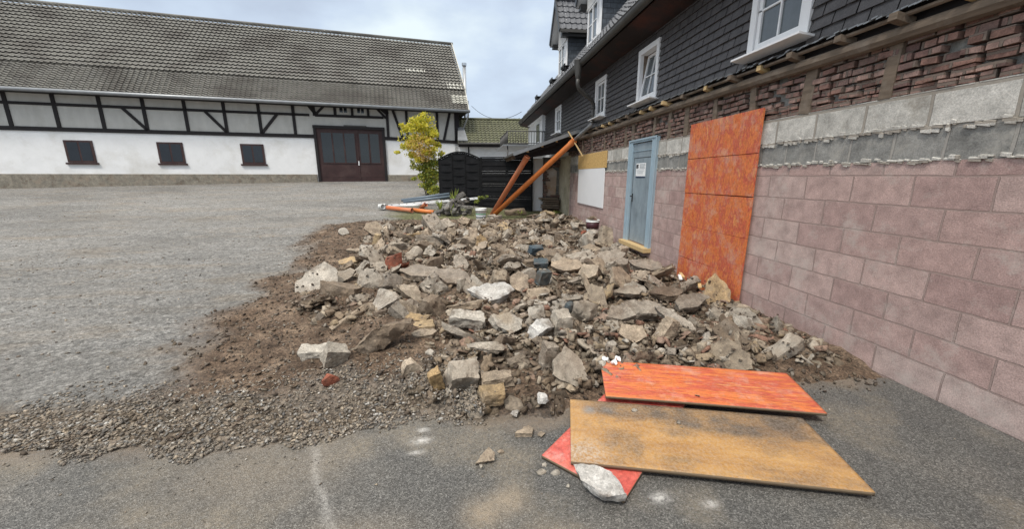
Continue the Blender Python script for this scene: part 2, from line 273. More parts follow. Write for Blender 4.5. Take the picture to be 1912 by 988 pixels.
# ------------------------------------------------------------------ objects
OFF = {}
def tag(o, label=None, cat=None, group=None, kind=None):
    if label: o['label'] = label
    if cat: o['category'] = cat
    if group: o['group'] = group
    if kind: o['kind'] = kind
    return o
def thing(name, label, cat, loc=(0, 0, 0), group=None):
    o = bpy.data.objects.new(name, None); o.empty_display_size = .2; COL.objects.link(o); o.location = loc
    OFF[o.name] = Vector(loc); return tag(o, label, cat, group)
def link(name, me, mat, parent=None, loc=(0, 0, 0), smooth=False, bev=0):
    o = bpy.data.objects.new(name, me); COL.objects.link(o); o.location = loc
    if parent: o.parent = parent
    OFF[o.name] = (OFF[parent.name] if parent else Vector((0, 0, 0))) + Vector(loc)
    for m in (mat if isinstance(mat, (list, tuple)) else [mat]):
        if m: me.materials.append(m)
    if smooth: me.polygons.foreach_set('use_smooth', [True]*len(me.polygons))
    if bev:
        b = o.modifiers.new('bevel', 'BEVEL'); b.width = bev; b.segments = 2; b.limit_method = 'ANGLE'
    return o
class MB:
    """collects shapes in world coordinates; build() links them as one mesh object"""
    def __init__(s): s.v = []; s.f = []; s.mi = []
    def add(s, v, f, mi=0):
        k = len(s.v); s.v += [tuple(p) for p in v]; s.f += [tuple(i+k for i in q) for q in f]; s.mi += [mi]*len(f); return s
    def box(s, x0, x1, y0, y1, z0, z1, mi=0):
        v = [(x, y, z) for x in (x0, x1) for y in (y0, y1) for z in (z0, z1)]
        return s.add(v, [(0, 1, 3, 2), (4, 6, 7, 5), (0, 4, 5, 1), (2, 3, 7, 6), (0, 2, 6, 4), (1, 5, 7, 3)], mi)
    def obox(s, c, a, b, d, mi=0):
        """box with centre c and half-extent vectors a,b,d"""
        c, a, b, d = map(Vector, (c, a, b, d)); v = [c+a*i+b*j+d*k for i in (-1, 1) for j in (-1, 1) for k in (-1, 1)]
        return s.add(v, [(0, 1, 3, 2), (4, 6, 7, 5), (0, 4, 5, 1), (2, 3, 7, 6), (0, 2, 6, 4), (1, 5, 7, 3)], mi)
    def beam(s, p0, p1, w, h, up=(0, 0, 1)):
        p0, p1, up = map(Vector, (p0, p1, up)); d = (p1-p0); n = d.normalized(); sd_ = n.cross(up).normalized(); u = sd_.cross(n)
        return s.obox((p0+p1)/2, d/2, sd_*w/2, u*h/2)
    def tube(s, pts, r, n=14, cap=True, r2=None, inner=None):
        pts = [Vector(p) for p in pts]; rings = []; k = len(s.v); up = Vector((0, 0, 1))
        for i, p in enumerate(pts):
            d = (pts[min(i+1, len(pts)-1)]-pts[max(i-1, 0)]).normalized()
            a = d.cross(Vector((.13, .21, .97)) if abs(d.z) < .9 else Vector((1, .1, 0))).normalized(); b = d.cross(a)
            rr = r if r2 is None else r+(r2-r)*i/(len(pts)-1)
            rings.append([p+a*math.cos(2*math.pi*j/n)*rr+b*math.sin(2*math.pi*j/n)*rr for j in range(n)])
        v = [q for g_ in rings for q in g_]; f = []
        for i in range(len(pts)-1):
            for j in range(n): f.append((i*n+j, i*n+(j+1) % n, (i+1)*n+(j+1) % n, (i+1)*n+j))
        if cap: f.append(tuple(range(n))[::-1]); f.append(tuple((len(pts)-1)*n+j for j in range(n)))
        return s.add(v, f)
    def pipe(s, p0, p1, r, t=.006, n=16, sock=0):
        """open pipe with wall thickness, socket bulge at p1"""
        p0, p1 = Vector(p0), Vector(p1); d = (p1-p0).normalized(); a = d.cross(Vector((0, .1, 1))).normalized(); b = d.cross(a)
        prof = [(p0, r-t), (p0, r), ]
        if sock: prof += [(p1-d*sock*1.15, r), (p1-d*sock, r*1.14), (p1-d*.02, r*1.14), (p1-d*.018, r*1.2), (p1, r*1.2), (p1, r*1.06), (p1-d*sock, r*1.04)]
        else: prof += [(p1, r), (p1, r-t)]
        prof += [(p1-d*(sock or .0)-d*.05, r-t), (p0, r-t)]
        v = [p+(a*math.cos(2*math.pi*j/n)+b*math.sin(2*math.pi*j/n))*rr for p, rr in prof for j in range(n)]
        f = [(i*n+j, i*n+(j+1) % n, (i+1)*n+(j+1) % n, (i+1)*n+j) for i in range(len(prof)-1) for j in range(n)]
        return s.add(v, f)
    def lathe(s, c, prof, n=24):
        v = [(c[0]+r*math.cos(2*math.pi*j/n), c[1]+r*math.sin(2*math.pi*j/n), c[2]+z) for r, z in prof for j in range(n)]
        f = [(i*n+j, i*n+(j+1) % n, (i+1)*n+(j+1) % n, (i+1)*n+j) for i in range(len(prof)-1) for j in range(n)]
        f.append(tuple(range(n))[::-1]); return s.add(v, f)
    def prism(s, poly, ext, mi=0):
        """planar polygon (3d points) extruded by vector ext"""
        n = len(poly); e_ = Vector(ext); v = [Vector(p) for p in poly]+[Vector(p)+e_ for p in poly]
        return s.add(v, [tuple(range(n))[::-1], tuple(range(n, 2*n))]+[(i, (i+1) % n, n+(i+1) % n, n+i) for i in range(n)], mi)
    def build(s, name, mat, parent=None, smooth=False, bev=0):
        o = OFF[parent.name] if parent else Vector((0, 0, 0)); me = bpy.data.meshes.new(name)
        me.from_pydata([(p[0]-o.x, p[1]-o.y, p[2]-o.z) for p in s.v], [], s.f)
        ob = link(name, me, mat, parent, smooth=smooth, bev=bev)
        if any(s.mi): me.polygons.foreach_set('material_index', s.mi)
        bm = bmesh.new(); bm.from_mesh(me); bmesh.ops.recalc_face_normals(bm, faces=bm.faces); bm.to_mesh(me); bm.free()
        return ob
def grid_mesh(name, xs, ys, zf, keep=None, mask=None):
    X, Y = np.meshgrid(xs, ys); Z, msk = zf(X, Y); ny, nx = X.shape
    v = np.stack([X, Y, Z], -1).reshape(-1, 3); i = np.arange(ny*nx).reshape(ny, nx)
    q = np.stack([i[:-1, :-1], i[:-1, 1:], i[1:, 1:], i[1:, :-1]], -1)
    if keep is not None: q = q[keep((X[:-1, :-1]+X[1:, 1:])/2, (Y[:-1, :-1]+Y[1:, 1:])/2)]
    q = q.reshape(-1, 4); me = npmesh(name, v, q)
    if msk is not None:
        a = me.color_attributes.new('mask', 'FLOAT_COLOR', 'POINT'); c = np.ones((ny*nx, 4), np.float32); c[:, :3] = msk.reshape(-1, 3); a.data.foreach_set('color', c.ravel())
    return me
def npmesh(name, v, q):
    me = bpy.data.meshes.new(name); n = q.shape[1]; me.vertices.add(len(v)); me.vertices.foreach_set('co', np.asarray(v, np.float32).ravel())
    me.loops.add(q.size); me.loops.foreach_set('vertex_index', np.ascontiguousarray(q, dtype=np.int32).ravel()); me.polygons.add(len(q))
    me.polygons.foreach_set('loop_start', np.arange(0, q.size, n, dtype=np.int32)); me.update(calc_edges=True); me.validate(); return me

# ------------------------------------------------------------------ value noise for the terrain and masks
_tab = nr.rand(256, 256)
def vnoise(x, y, s):
    x = np.asarray(x)*s+1000.3; y = np.asarray(y)*s+1000.7; xi = np.floor(x).astype(int); yi = np.floor(y).astype(int); fx = x-xi; fy = y-yi
    fx = fx*fx*(3-2*fx); fy = fy*fy*(3-2*fy); g = lambda a, b: _tab[a % 256, b % 256]
    return (g(xi, yi)*(1-fx)+g(xi+1, yi)*fx)*(1-fy)+(g(xi, yi+1)*(1-fx)+g(xi+1, yi+1)*fx)*fy
def fbm(x, y, s, o=4): return sum(vnoise(x, y, s*2**k)*.5**k for k in range(o))/sum(.5**k for k in range(o))
def sstep(a, b, x): t = np.clip((x-a)/(b-a), 0, 1); return t*t*(3-2*t)
def tz(y): return np.interp(y, [0, 5, 8, 10, 12, 14.4, 16.5, 20, 24, 30, 200], [0, 0, .05, .15, .3, .42, .65, 1.0, 1.42, 1.5, 1.5])
def yedge(x):   # where the asphalt ends and the dug-up ground starts
    return np.interp(x, [-14, -6, -1.1, -.9, -.7, -.45, -.1, .45, .7, 1.2, 6], [2.9, 2.65, 2.4, 2.44, 2.55, 2.6, 2.55, 2.42, 2.45, 2.6, 2.7])
def xl_soil(y): return np.interp(y, [2.4, 3.3, 4.2, 6.7, 8.5, 10.5, 12, 13.2], [-2.5, -2.7, -2.9, -3.2, -3.3, -4.1, -3.9, -2.4])
def soilmask(x, y): 
    n = (fbm(x, y, 1.3)-.5)*1.4
    return sstep(-.25, .35, x+n-xl_soil(y))*sstep(12.9, 12.3, y+n*.4)*sstep(2.2, 2.6, y)
def density(x, y):  # how thick the rubble lies
    xl = np.interp(y, [2.5, 3.2, 3.9, 4.3, 5, 6, 8, 9, 10.5, 12.2], [-.25, -.3, -.6, -1.7, -2.3, -2.3, -1.8, -2.3, -2.6, -2.5])
    yf = np.interp(x, [-.3, 0, .6, 1.0, 2.2, 3.6], [2.6, 2.45, 2.5, 2.65, 2.75, 2.9])
    return sstep(-.2, .3, x-xl)*sstep(0, -.9, y-np.interp(x, [-2, 1.6, 2.6, 3.6], [11.9, 12.0, 13.2, 13.4]))*sstep(-.1, .2, y-yf)
def zsoil(x, y):
    s = soilmask(x, y); d = density(x, y); t = tz(y)
    bump = (fbm(x, y, 1.6, 5)-.45)*.16+(fbm(x+9, y, 7, 4)-.5)*.07
    mound = .16*np.exp(-(((x+.75)/.55)**2+((y-3.75)/.6)**2)) + .10*np.exp(-(((x+2.0)/.7)**2+((y-5.6)/.8)**2))
    berm = .03*np.exp(-((y-12.3)/.5)**2)*sstep(-2.2, -1, x)
    return t+s*(bump+mound+berm)*sstep(2.4, 2.9, y)+d*.03-.02*(1-s)
def zground(X, Y):
    s = soilmask(X, Y); Z = zsoil(X, Y)
    Z = Z-.035*sstep(.15, -.05, Y-yedge(X))
    gr = sstep(-1.4, -.4, Y-yedge(X)); gr = (1-sstep(.35, .8, Y-yedge(X)+(fbm(X, Y, 2)-.5)*.9))*(1-sstep(-.4, .1, X))*sstep(-.3, .0, Y-yedge(X))
    grass = sstep(12.35, 12.75, Y+(fbm(X, Y, 2)-.5)*.5)*sstep(15.6, 14.6, Y+(fbm(X, Y, 1.)-.5)*.8)*sstep(-2.9, -1.9, X+(fbm(X, Y, 1.5)-.5)*1.2)
    return Z, np.stack([s*(1-gr), gr, grass*.9], -1)
def lines(a, b, st, lo, hi, k): 
    return np.concatenate([np.linspace(lo, a, k)[:-1], np.arange(a, b, st), np.linspace(b, hi, k)])
xs = np.concatenate([np.array([-300, -150, -80, -50]), np.arange(-30, -6, .6), np.arange(-6, 4.2, .04), np.array([4.5, 6, 10, 20, 60, 150, 300])])
ys = np.concatenate([np.array([-60, -20, -5, 0, 1]), np.arange(1.6, 14, .04), np.arange(14, 30, .4), np.array([32, 40, 60, 100, 200, 400])])
link('ground', grid_mesh('ground', xs, ys, zground), M['ground'], smooth=True)['kind'] = 'structure'
def zasph(X, Y):
    Z = .004+(fbm(X, Y, 1.2)-.5)*.012 + 0*X
    Z = Z-.02*sstep(-.12, .03, Y-yedge(X)-(fbm(X, Y, 9)-.5)*.12)
    sc = lambda x, y, rx, ry: np.exp(-(((X-x)/rx)**2+((Y-y)/ry)**2))
    crack = np.exp(-((X-np.interp(Y, [1, 1.6, 2.0, 2.3, 4], [-.55, -.68, -.9, -1.02, -1.3])-(fbm(X, Y, 8)-.5)*.05)/.022)**2*1.)
    r = np.clip(sc(-.33, 2.35, .035, .02)+sc(-.33, 2.24, .06, .03)+sc(-.35, 2.13, .045, .015)+sc(1.0, 1.62, .05, .03)+sc(1.25, 1.55, .04, .02)+crack*.4, 0, 1)
    gch = np.clip(1-sstep(.0, .22, yedge(X)-Y+(fbm(X, Y, 5)-.5)*.25), 0, 1)*.9
    b = np.clip(sc(.04, 1.63, .10, .10)+sc(.2, 1.7, .09, .08)+sc(-.62, 1.5, .3, .15)*.8+sc(.35, 1.42, .2, .1)+sc(-1.3, 2.1, .5, .3)*.5, 0, 1)
    return Z, np.stack([r, gch, b], -1)
ax = np.concatenate([np.arange(-14, -1.7, .15), np.arange(-1.7, 3.5, .02), np.array([3.5, 3.58])])
ay = np.concatenate([np.arange(-6, 1.2, .4), np.arange(1.2, 3.1, .02)])
link('asphalt', grid_mesh('asphalt', ax, ay, zasph, keep=lambda X, Y: Y < yedge(X)+(fbm(X, Y, 6)-.5)*.22), M['asphalt'], smooth=True)['kind'] = 'structure'
# ------------------------------------------------------------------ tiled roofs
def tiles(P0, U, V, width, length, row, tw, amp=.022, lift=.03, samp=6, under=.05, jit=.004, clip=None):
    """rows of wavy tiles; P0 eave corner, U along the eave, V up the slope"""
    P0, U, V = Vector(P0), Vector(U).normalized(), Vector(V).normalized(); N = U.cross(V).normalized()
    if N.z < 0: N = -N
    mb = MB(); nt_ = max(1, int(width/tw)); ns = nt_*samp
    for r in range(int(math.ceil(length/row))):
        v0 = r*row-.02; v1 = min((r+1)*row, length)
        a0 = 0; pts = []
        off = rnd.uniform(-.01, .01)
        for i in range(ns+1):
            u = width*i/ns; ph = (u/tw) % 1.0; h = amp*(math.cos(2*math.pi*ph)+.35*math.cos(4*math.pi*ph)); j = rnd.uniform(-jit, jit)
            b = P0+U*u; pts += [b+V*(v0+off)+N*(h+lift+j-.028), b+V*(v0+off)+N*(h+lift+j), b+V*v1+N*(h*.8)]
        k = len(mb.v); mb.v += [tuple(p) for p in pts]
        for i in range(ns):
            if clip and clip((P0+U*(width*(i+.5)/ns)+V*(v0+row/2))): continue
            a = k+i*3; b = a+3; mb.f += [(a, b, b+1, a+1), (a+1, b+1, b+2, a+2)]; mb.mi += [0, 0]
    return mb
# ------------------------------------------------------------------ the slate-clad house on the right
WX = 3.6; Y0, Y1 = -4.0, 22.0
house = thing('house', 'dark slate-clad house with black tiled roof, dormers and stripped pink block ground floor wall', 'house', (WX, 10, 0))
MB().box(WX, WX+.3, Y0, 13.12, -.5, 1.82).build('block_wall', M['pink'], house)
MB().box(WX+.003, WX+.3, Y0, 13.12, 1.82, 2.08).build('grey_block_course', M['greyblock'], house)
MB().box(WX-.004, WX+.3, Y0, 13.12, 2.08, 2.35).build('limewashed_block_course', M['render'], house)
mo = MB()
for k in range(380):   # lumpy mortar squeezed out along the old floor line
    y = -3+k*.042+rnd.uniform(-.03, .03); mo.obox((WX-.004, y, 1.825+rnd.uniform(-.02, .02)), (rnd.uniform(.004, .012), 0, .003), (0, rnd.uniform(.012, .04), .004), (0, 0, rnd.uniform(.004, .015)))
for k in range(330):
    y = -3+k*.05+rnd.uniform(-.04, .04); mo.obox((WX-.006, y, 2.085+rnd.uniform(-.035, .01)), (rnd.uniform(.004, .010), 0, .003), (0, rnd.uniform(.012, .04), .006), (0, 0, rnd.uniform(.008, .024)))
mo.build('mortar_ridge', M['render'], house)['kind'] = 'stuff'
bk = MB()   # old infill bricks, each a little proud or recessed
z = 2.355
while z < 2.79:
    y = 1.0+rnd.uniform(0, .1)
    while y < 13.4:
        l_ = rnd.uniform(.09, .2); h_ = .052+rnd.uniform(-.012, .008); d_ = rnd.uniform(.0, .045)
        if rnd.random() < .93: bk.obox((WX+.08-d_, y+l_/2, z+h_/2), (.05, rnd.uniform(-.006, .006), 0), (0, l_/2-.006, rnd.uniform(-.006, .006)), (0, 0, h_/2))
        y += l_+rnd.uniform(.004, .016)
    z += .066
bk.build('brick_infill', M['brick'], house)
MB().box(WX+.07, WX+.3, Y0, 13.5, 2.35, 2.82).build('infill_mortar', M['greyblock'], house)
for y in (10.9, 9.9, 9.25, 8.58, 8.2, 7.26, 6.7, 6.17, 5.45, 4.7, 3.9, 3.1, 2.2, 11.8, 12.6):
    q = MB(); q.obox((WX+.04, y, 2.57), (.05, 0, 0), (0, .055+rnd.uniform(-.015, .015), rnd.uniform(-.01, .01)), (0, rnd.uniform(-.02, .02), .225)); q.build('timber_post', M['oldwood'], house, bev=.006)
MB().tube([(WX-.01, -1, 2.84), (WX-.03, 4, 2.83), (WX-.02, 7, 2.855), (WX-.035, 9.5, 2.84), (WX-.02, 13.3, 2.85)], .062, 9).build('ledge_beam', M['oldwood'], house)
MB().tube([(WX-.07, 1, 2.965), (WX-.09, 5, 2.95), (WX-.08, 8, 2.97), (WX-.09, 12, 2.955)], .020, 7).build('batten', M['oldwood'], house)
y = 1.2
while y < 13:
    q = MB(); q.obox((WX-.07+rnd.uniform(-.03, .03), y, 2.925), (.085, rnd.uniform(-.02, .02), -.02), (0, .035, 0), (.004, 0, .03)); q.build('rafter_stub', M['newwood'] if rnd.random() < .3 else M['oldwood'], house, bev=.004)
    y += rnd.uniform(.42, .62)
fl = MB()
for i in range(260):   # ragged remains of the corrugated flashing under the slates
    y = -1+i*.055; a = rnd.uniform(-.012, .012); e_ = .13+rnd.uniform(-.02, .03)
    fl.prism([(WX+.0, y, 3.035), (WX+.0, y+.05, 3.035), (WX-e_, y+.05, 2.985+a), (WX-e_, y, 2.985+a+.006)], (0, 0, .012))
fl.build('flashing', M['zinc'], house)
# slates in overlapping rows, left out round the windows
WINS = [(7.24, 8.05, 3.13, 4.12), (9.93, 10.68, 3.2, 4.14), (14.52, 15.38, 3.28, 4.24), (4.0, 4.85, 3.13, 4.12), (.9, 1.75, 3.13, 4.12)]
sl = MB(); RW = .113
for r in range(12):
    z0 = 3.04+r*RW-.008; z1 = z0+RW+.012; segs = [(Y0, 17.38)]
    for a, b, c_, d in WINS:
        if z1 > c_ and z0 < d: segs = [t for s_, e_ in segs for t in ((s_, min(e_, a)), (max(s_, b), e_)) if t[1] > t[0]]
    for s_, e_ in segs:
        y = s_ - ((s_+r*.12) % .24)
        while y < e_:
            a, b = max(s_, y+.006), min(e_, y+.234)
            if b > a:
                j = rnd.uniform(-.002, .003); t = rnd.uniform(-.002, .002)
                sl.add([(WX-.040+j, a, z0+t), (WX-.040+j, b, z0+t), (WX-.012, b, z1), (WX-.012, a, z1), (WX-.022+j, a, z0+t), (WX-.022+j, b, z0+t)], [(0, 1, 2, 3), (0, 4, 5, 1)])
            y += .24
sl.build('slate_cladding', M['slate'], house)
MB().box(WX+.0, WX+.28, Y0, 7.24, 2.82, 4.3).box(WX, WX+.28, 8.05, 9.93, 2.82, 4.3).box(WX, WX+.28, 10.68, 14.52, 2.82, 4.3).box(WX, WX+.28, 15.38, Y1, 2.82, 4.5).box(WX+.001, WX+.28, 7.24, 15.38, 4.14, 4.4).box(WX+.001, WX+.28, 7.24, 15.38, 2.82, 3.13).build('wall_core', M['timber'], house)
MB().box(WX+.5, WX+7, Y0, Y1, -.5, 4.35).build('house_body', M['whitewall'], house)
MB().box(WX+.0, WX+.45, 13.5, Y1, -.3, 3.04).build('plastered_wall', M['whitewall'], house)
def hwin(y0, y1, z0, z1, tilt=0, nx=1, nz=1, curtain=False):
    t = .075; X = WX-.055
    f = MB(); f.box(X, WX+.1, y0-.02, y0+t, z0, z1); f.box(X, WX+.1, y1-t, y1+.02, z0, z1); f.box(X-.004, WX+.1, y0-.02, y1+.02, z1-.004, z1+t+.02); f.box(X, WX+.1, y0+t, y1-t, z0, z0+t)
    wn_ = f.build('window', M['pvc'], house, bev=.006)
    MB().obox((X-.05, (y0+y1)/2, z0-.015), (.10, 0, -.012), (0, (y1-y0)/2+.09, 0), (0, 0, .012)).build('sill', M['pvc'], wn_, bev=.003)
    a, b, c_, d = y0+t+.006, y1-t-.006, z0+t+.006, z1-.01
    def P(y, zz, dx=0): return Vector((WX-.005+dx+(zz-c_)*tilt, y, zz))
    sh = MB(); s_ = .055
    ax_ = Vector((tilt, 0, 1))*.5
    for yy in (a+s_/2, b-s_/2): sh.obox((P(yy, (c_+d)/2)), (.025, 0, 0), (0, s_/2, 0), Vector((tilt, 0, 1))*(d-c_)/2)
    for zz in (c_+s_/2, d-s_/2): sh.obox(P((a+b)/2, zz, -.001), (.025, 0, 0), (0, (b-a)/2, 0), Vector((tilt, 0, 1))*s_/2)
    for i in range(1, nx+1): sh.obox(P(a+(b-a)*i/(nx+1), (c_+d)/2, -.012), (.012, 0, 0), (0, .011, 0), Vector((tilt, 0, 1))*(d-c_)/2)
    for i in range(1, nz+1): sh.obox(P((a+b)/2, c_+(d-c_)*i/(nz+1), -.013), (.012, 0, 0), (0, (b-a)/2, 0), Vector((tilt, 0, 1))*.011)
    sh.build('sash', M['pvc'], wn_, bev=.003)
    g = MB(); g.obox(P((a+b)/2, (c_+d)/2, .002), (.003, 0, 0), (0, (b-a)/2-.03, 0), Vector((tilt, 0, 1))*((d-c_)/2-.03)); g.build('pane', M['glass'], wn_)
    if curtain:
        cv = MB(); n = 24
        vs = [(WX+.19+.012*math.sin(i*1.9), a+(b-a)*i/n, zz) for zz in (c_, d) for i in range(n+1)]; cv.add(vs, [(i, i+1, n+2+i, n+1+i) for i in range(n)]); cv.build('curtain', M['curtain'], wn_)
    if tilt: MB().box(WX+.02, WX+.27, b+.0, b+.012, c_, d).build('reveal', M['oldwood'], wn_)
    return wn_
hwin(7.24, 8.05, 3.13, 4.05, tilt=.16, nx=1, nz=1, curtain=True); hwin(9.93, 10.68, 3.2, 4.08); hwin(14.52, 15.38, 3.28, 4.16); hwin(4.0, 4.85, 3.13, 4.05, nx=1); hwin(.9, 1.75, 3.13, 4.05, nx=1)
# white end bay with balcony door
MB().box(WX-.03, WX+.2, 17.38, Y1, 3.0, 4.5).build('end_bay', M['whitewall'], house)
MB().box(WX-.16, WX-.03, 17.4, 17.75, 3.2, 4.42).box(WX-.16, WX-.03, 17.75, 21.4, 4.3, 4.42).build('bay_casing', M['pvc'], house)
d_ = MB().box(WX-.09, WX-.032, 18.3, 19.3, 3.05, 4.2).build('balcony_door', M['pvc'], house)
MB().box(WX-.1, WX-.092, 18.42, 19.18, 3.3, 4.1).build('pane', M['glass'], d_)
MB().box(WX-1.9, WX-.02, 17.2, 21, 3.0, 3.06).build('balcony_floor', M['zinc'], house)
rl = MB()
for yy in (17.3,):
    rl.tube([(1.9, yy, 3.62), (3.55, yy, 3.62)], .022, 8); rl.tube([(1.9, yy, 3.12), (3.55, yy, 3.12)], .015, 8)
    for k in range(15): rl.tube([(1.9+k*.117, yy, 3.08), (1.9+k*.117, yy, 3.62)], .012 if k else .022, 6)
rl.tube([(1.9, 17.3, 3.62), (1.9, 20.9, 3.62)], .022, 8); rl.tube([(1.9, 17.3, 3.12), (1.9, 20.9, 3.12)], .015, 8)
for k in range(28): rl.tube([(1.9, 17.4+k*.128, 3.08), (1.9, 17.4+k*.128, 3.62)], .012, 6)
rl.tube([(1.9, 17.3, 1.2), (1.9, 17.3, 3.1)], .03, 8); rl.build('balcony_railing', M['gutter'], house, smooth=True)
# soffit, gutter, roof
MB().prism([(WX-.02, Y0, 4.30), (3.08, Y0, 4.42), (3.08, Y0, 4.44), (WX-.02, Y0, 4.45)], (0, Y1-Y0, 0)).build('soffit', M['soffit'], house)
gt = MB(); n = 10; pr = [(3.0+.075*math.cos(a), 4.50+.085*math.sin(a)) for a in [math.pi+math.pi*i/n for i in range(n+1)]]
pr = [(2.925, 4.53)]+pr+[(3.075, 4.55)]
gt.add([(x, y, z) for y in (Y0, 21.45) for x, z in pr]+[(x+(.006 if x < 3 else -.006), y, z+.006) for y in (Y0, 21.45) for x, z in pr], [(i, i+1, len(pr)+i+1, len(pr)+i) for i in range(len(pr)-1)]+[(2*len(pr)+i, 2*len(pr)+i+1, 3*len(pr)+i+1, 3*len(pr)+i) for i in range(len(pr)-1)])
gt.tube([(2.925, Y0, 4.535), (2.925, 21.45, 4.535)], .012, 6); gt.build('gutter', M['gutter'], house, smooth=True)
SL = Vector((1, 0, 1.15)).normalized()
tiles((3.02, Y0, 4.56), (0, 1, 0), SL, 21.45-Y0, 6.1, .33, .21, amp=.02, lift=.032).build('roof_tiles', M['blacktile'], house)
MB().prism([(3.06, 21.4, 4.5), (7.06, 21.4, 9.1), (11, 21.4, 4.5)], (0, Y0-21.4+.05, 0)).build('roof_deck', M['timber'], house)
MB().tube([(7.03, Y0, 9.2), (7.03, 21.45, 9.2)], .11, 10).build('ridge_tiles', M['blacktile'], house, smooth=True)
MB().box(3.02, 3.1, 21.4, 21.46, 4.4, 4.6).build('verge_board', M['gutter'], house)
# dormers
def dormer(y0, y1):
    xf, zb, ze, zw = 4.02, 5.2, 6.86, 7.42; ym = (y0+y1)/2; zp = 8.32; hw = (y1-y0)/2
    xr = lambda z: 3.02+(z-4.56)/1.15
    d = MB()
    d.prism([(xf+.02, y0, zb), (xf+.02, y0, zw), (xr(zw)+.1, y0, zw)], (0, y1-y0, 0))
    root = d.build('dormer', M['slate2'], house)
    MB().prism([(xf-.02, y0-.03, zb+.42), (xf-.02, y1+.03, zb+.42), (xf-.02, y1+.03, ze-.02), (xf-.02, y0-.03, ze-.02)], (.05, 0, 0)).build('window_front', M['pvc'], root, bev=.004)
    g = MB(); m_ = MB()
    for a, b in ((y0+.17, ym-.03), (ym+.03, y1-.17)): g.box(xf-.03, xf-.022, a, b, zb+.62, ze-.18); m_.box(xf-.045, xf-.03, a, b, (zb+ze)/2+.2, (zb+ze)/2+.225); m_.box(xf-.06, xf-.022, a-.03, a, zb+.58, ze-.14); m_.box(xf-.06, xf-.022, b, b+.03, zb+.58, ze-.14); m_.box(xf-.061, xf-.022, a, b, ze-.18, ze-.14)
    g.build('pane', M['glass'], root); m_.build('glazing_bars', M['pvc'], root)
    gb = MB(); gk = MB(); gk.prism([(xf-.03, y0-.03, ze), (xf-.03, y1+.03, ze), (xf-.03, y1+.03, zw), (xf-.03, ym, zp), (xf-.03, y0-.03, zw)], (.05, 0, 0))
    k = 0; yy = y0-.02
    while yy < y1:
        zt = zw+(zp-zw)*(1-abs((yy+.035-ym)/(hw+.03))); 
        if zt > ze+.05: gb.box(xf-.055, xf-.031, yy, yy+.06, ze-.02, zt)
        yy += .095
    gk.build('gable_backing', M['timber'], root); gb.build('gable_boards', M['fasciawhite'], root)
    MB().box(xf-.06, xf-.03, y0-.05, y1+.05, ze-.1, ze-.021).build('lintel_board', M['fasciawhite'], root)
    # gabled roof with ridge running away from the yard
    ov = .36; sl_ = (zp-zw)/hw; yo = .26; ze2 = zw-sl_*yo+.05*1; zp2 = zp+.05; xo = xf-ov; xb = xr(zp)+.2
    for sgn, name in ((-1, 'dormer_roof'), (1, 'dormer_roof')):
        ye = ym+sgn*(hw+yo); Vv = Vector((0, -sgn*(hw+yo), zp2-ze2)); ln = Vv.length
        P0 = (xo, ye, ze2); tm = tiles(P0, (1, 0, 0), Vv, xb-xo, ln, .30, .21, amp=.02, lift=.03); tm.build(name, M['blacktile'], root)
        MB().prism([(xo+.02, ye, ze2-.03), (xo+.02, ym, zp2-.03), (xb, ym, zp2-.03), (xb, ye, ze2-.03)], (0, 0, -.06)).build('roof_boarding', M['timber'], root)
        MB().beam((xo, ye, ze2-.07), (xo, ym, zp2-.05), .03, .16, up=(0, 0, 1)).build('barge_board', M['black'], root)
        MB().prism([(xo+.03, ye, ze2-.12), (xo+.03, ym, zp2-.12), (xf-.03, ym, zp2-.12), (xf-.03, ye, ze2-.12)], (0, 0, -.015)).build('verge_soffit', M['fasciawhite'], root)
        MB().box(xo+.02, xr(ze2), ye-.05 if sgn < 0 else ye, ye+.05 if sgn > 0 else ye, ze2-.13, ze2-.02).build('dormer_gutter', M['gutter'], root, bev=.01)
        MB().box(xo+.1, xr(ze2)-.05, (y0-.24 if sgn < 0 else y1+.01), (y0-.01 if sgn < 0 else y1+.24), ze2-.24, ze2-.09).build('eaves_box', M['black'], root)
    MB().tube([(xo-.02, ym, zp2+.04), (xb, ym, zp2+.04)], .09, 10).build('dormer_ridge', M['blacktile'], root, smooth=True)
dormer(11.95, 13.1); dormer(15.75, 16.95)
# gratings for the sweep on the roof
for y, t in ((14.2, .5), (16.6, .6), (19.1, .45)):
    b = Vector((3.02+t, y, 4.56+1.15*t+.1)); q = MB()
    for k in range(5): q.box(b.x-.02, b.x+.22, y-.28, y+.28, b.z+.16+k*.0, b.z+.18) if k == 0 else q.box(b.x-.02, b.x+.22, y-.28+k*.11, y-.25+k*.11, b.z+.1, b.z+.16)
    q.box(b.x+.0, b.x+.03, y-.25, y-.22, b.z-.1, b.z+.16); q.box(b.x, b.x+.03, y+.22, y+.25, b.z-.1, b.z+.16); q.box(b.x-.03, b.x, y-.28, y+.28, b.z+.18, b.z+.24)
    q.build('roof_step', M['black'], house)
# down pipe from the gutter
q = MB(); q.lathe((2.93, 10.25, 4.12), [(.05, 0), (.06, .02), (.075, .1), (.1, .3), (.11, .42), (.115, .44), (.1, .44)], 14)
q.tube([(2.93, 10.25, 4.14), (2.93, 10.25, 4.0), (2.97, 10.28, 3.9), (3.15, 10.35, 3.78), (3.36, 10.45, 3.68), (3.45, 10.5, 3.58), (3.45, 10.5, 3.44)], .05, 12)
q.tube([(3.45, 10.5, 3.5), (3.45, 10.5, 3.1)], .047, 12); q.tube([(3.45, 10.5, 3.52), (3.45, 10.5, 3.45)], .055, 12)
q.build('downpipe', M['gutter'], house, smooth=True)
MB().tube([(3.45, 10.5, 3.15), (3.44, 10.52, 3.08), (3.40, 10.75, 3.0), (3.33, 11.25, 2.86), (3.29, 11.62, 2.76)], .052, 12).build('pipe_bend', M['zinc'], house, smooth=True)
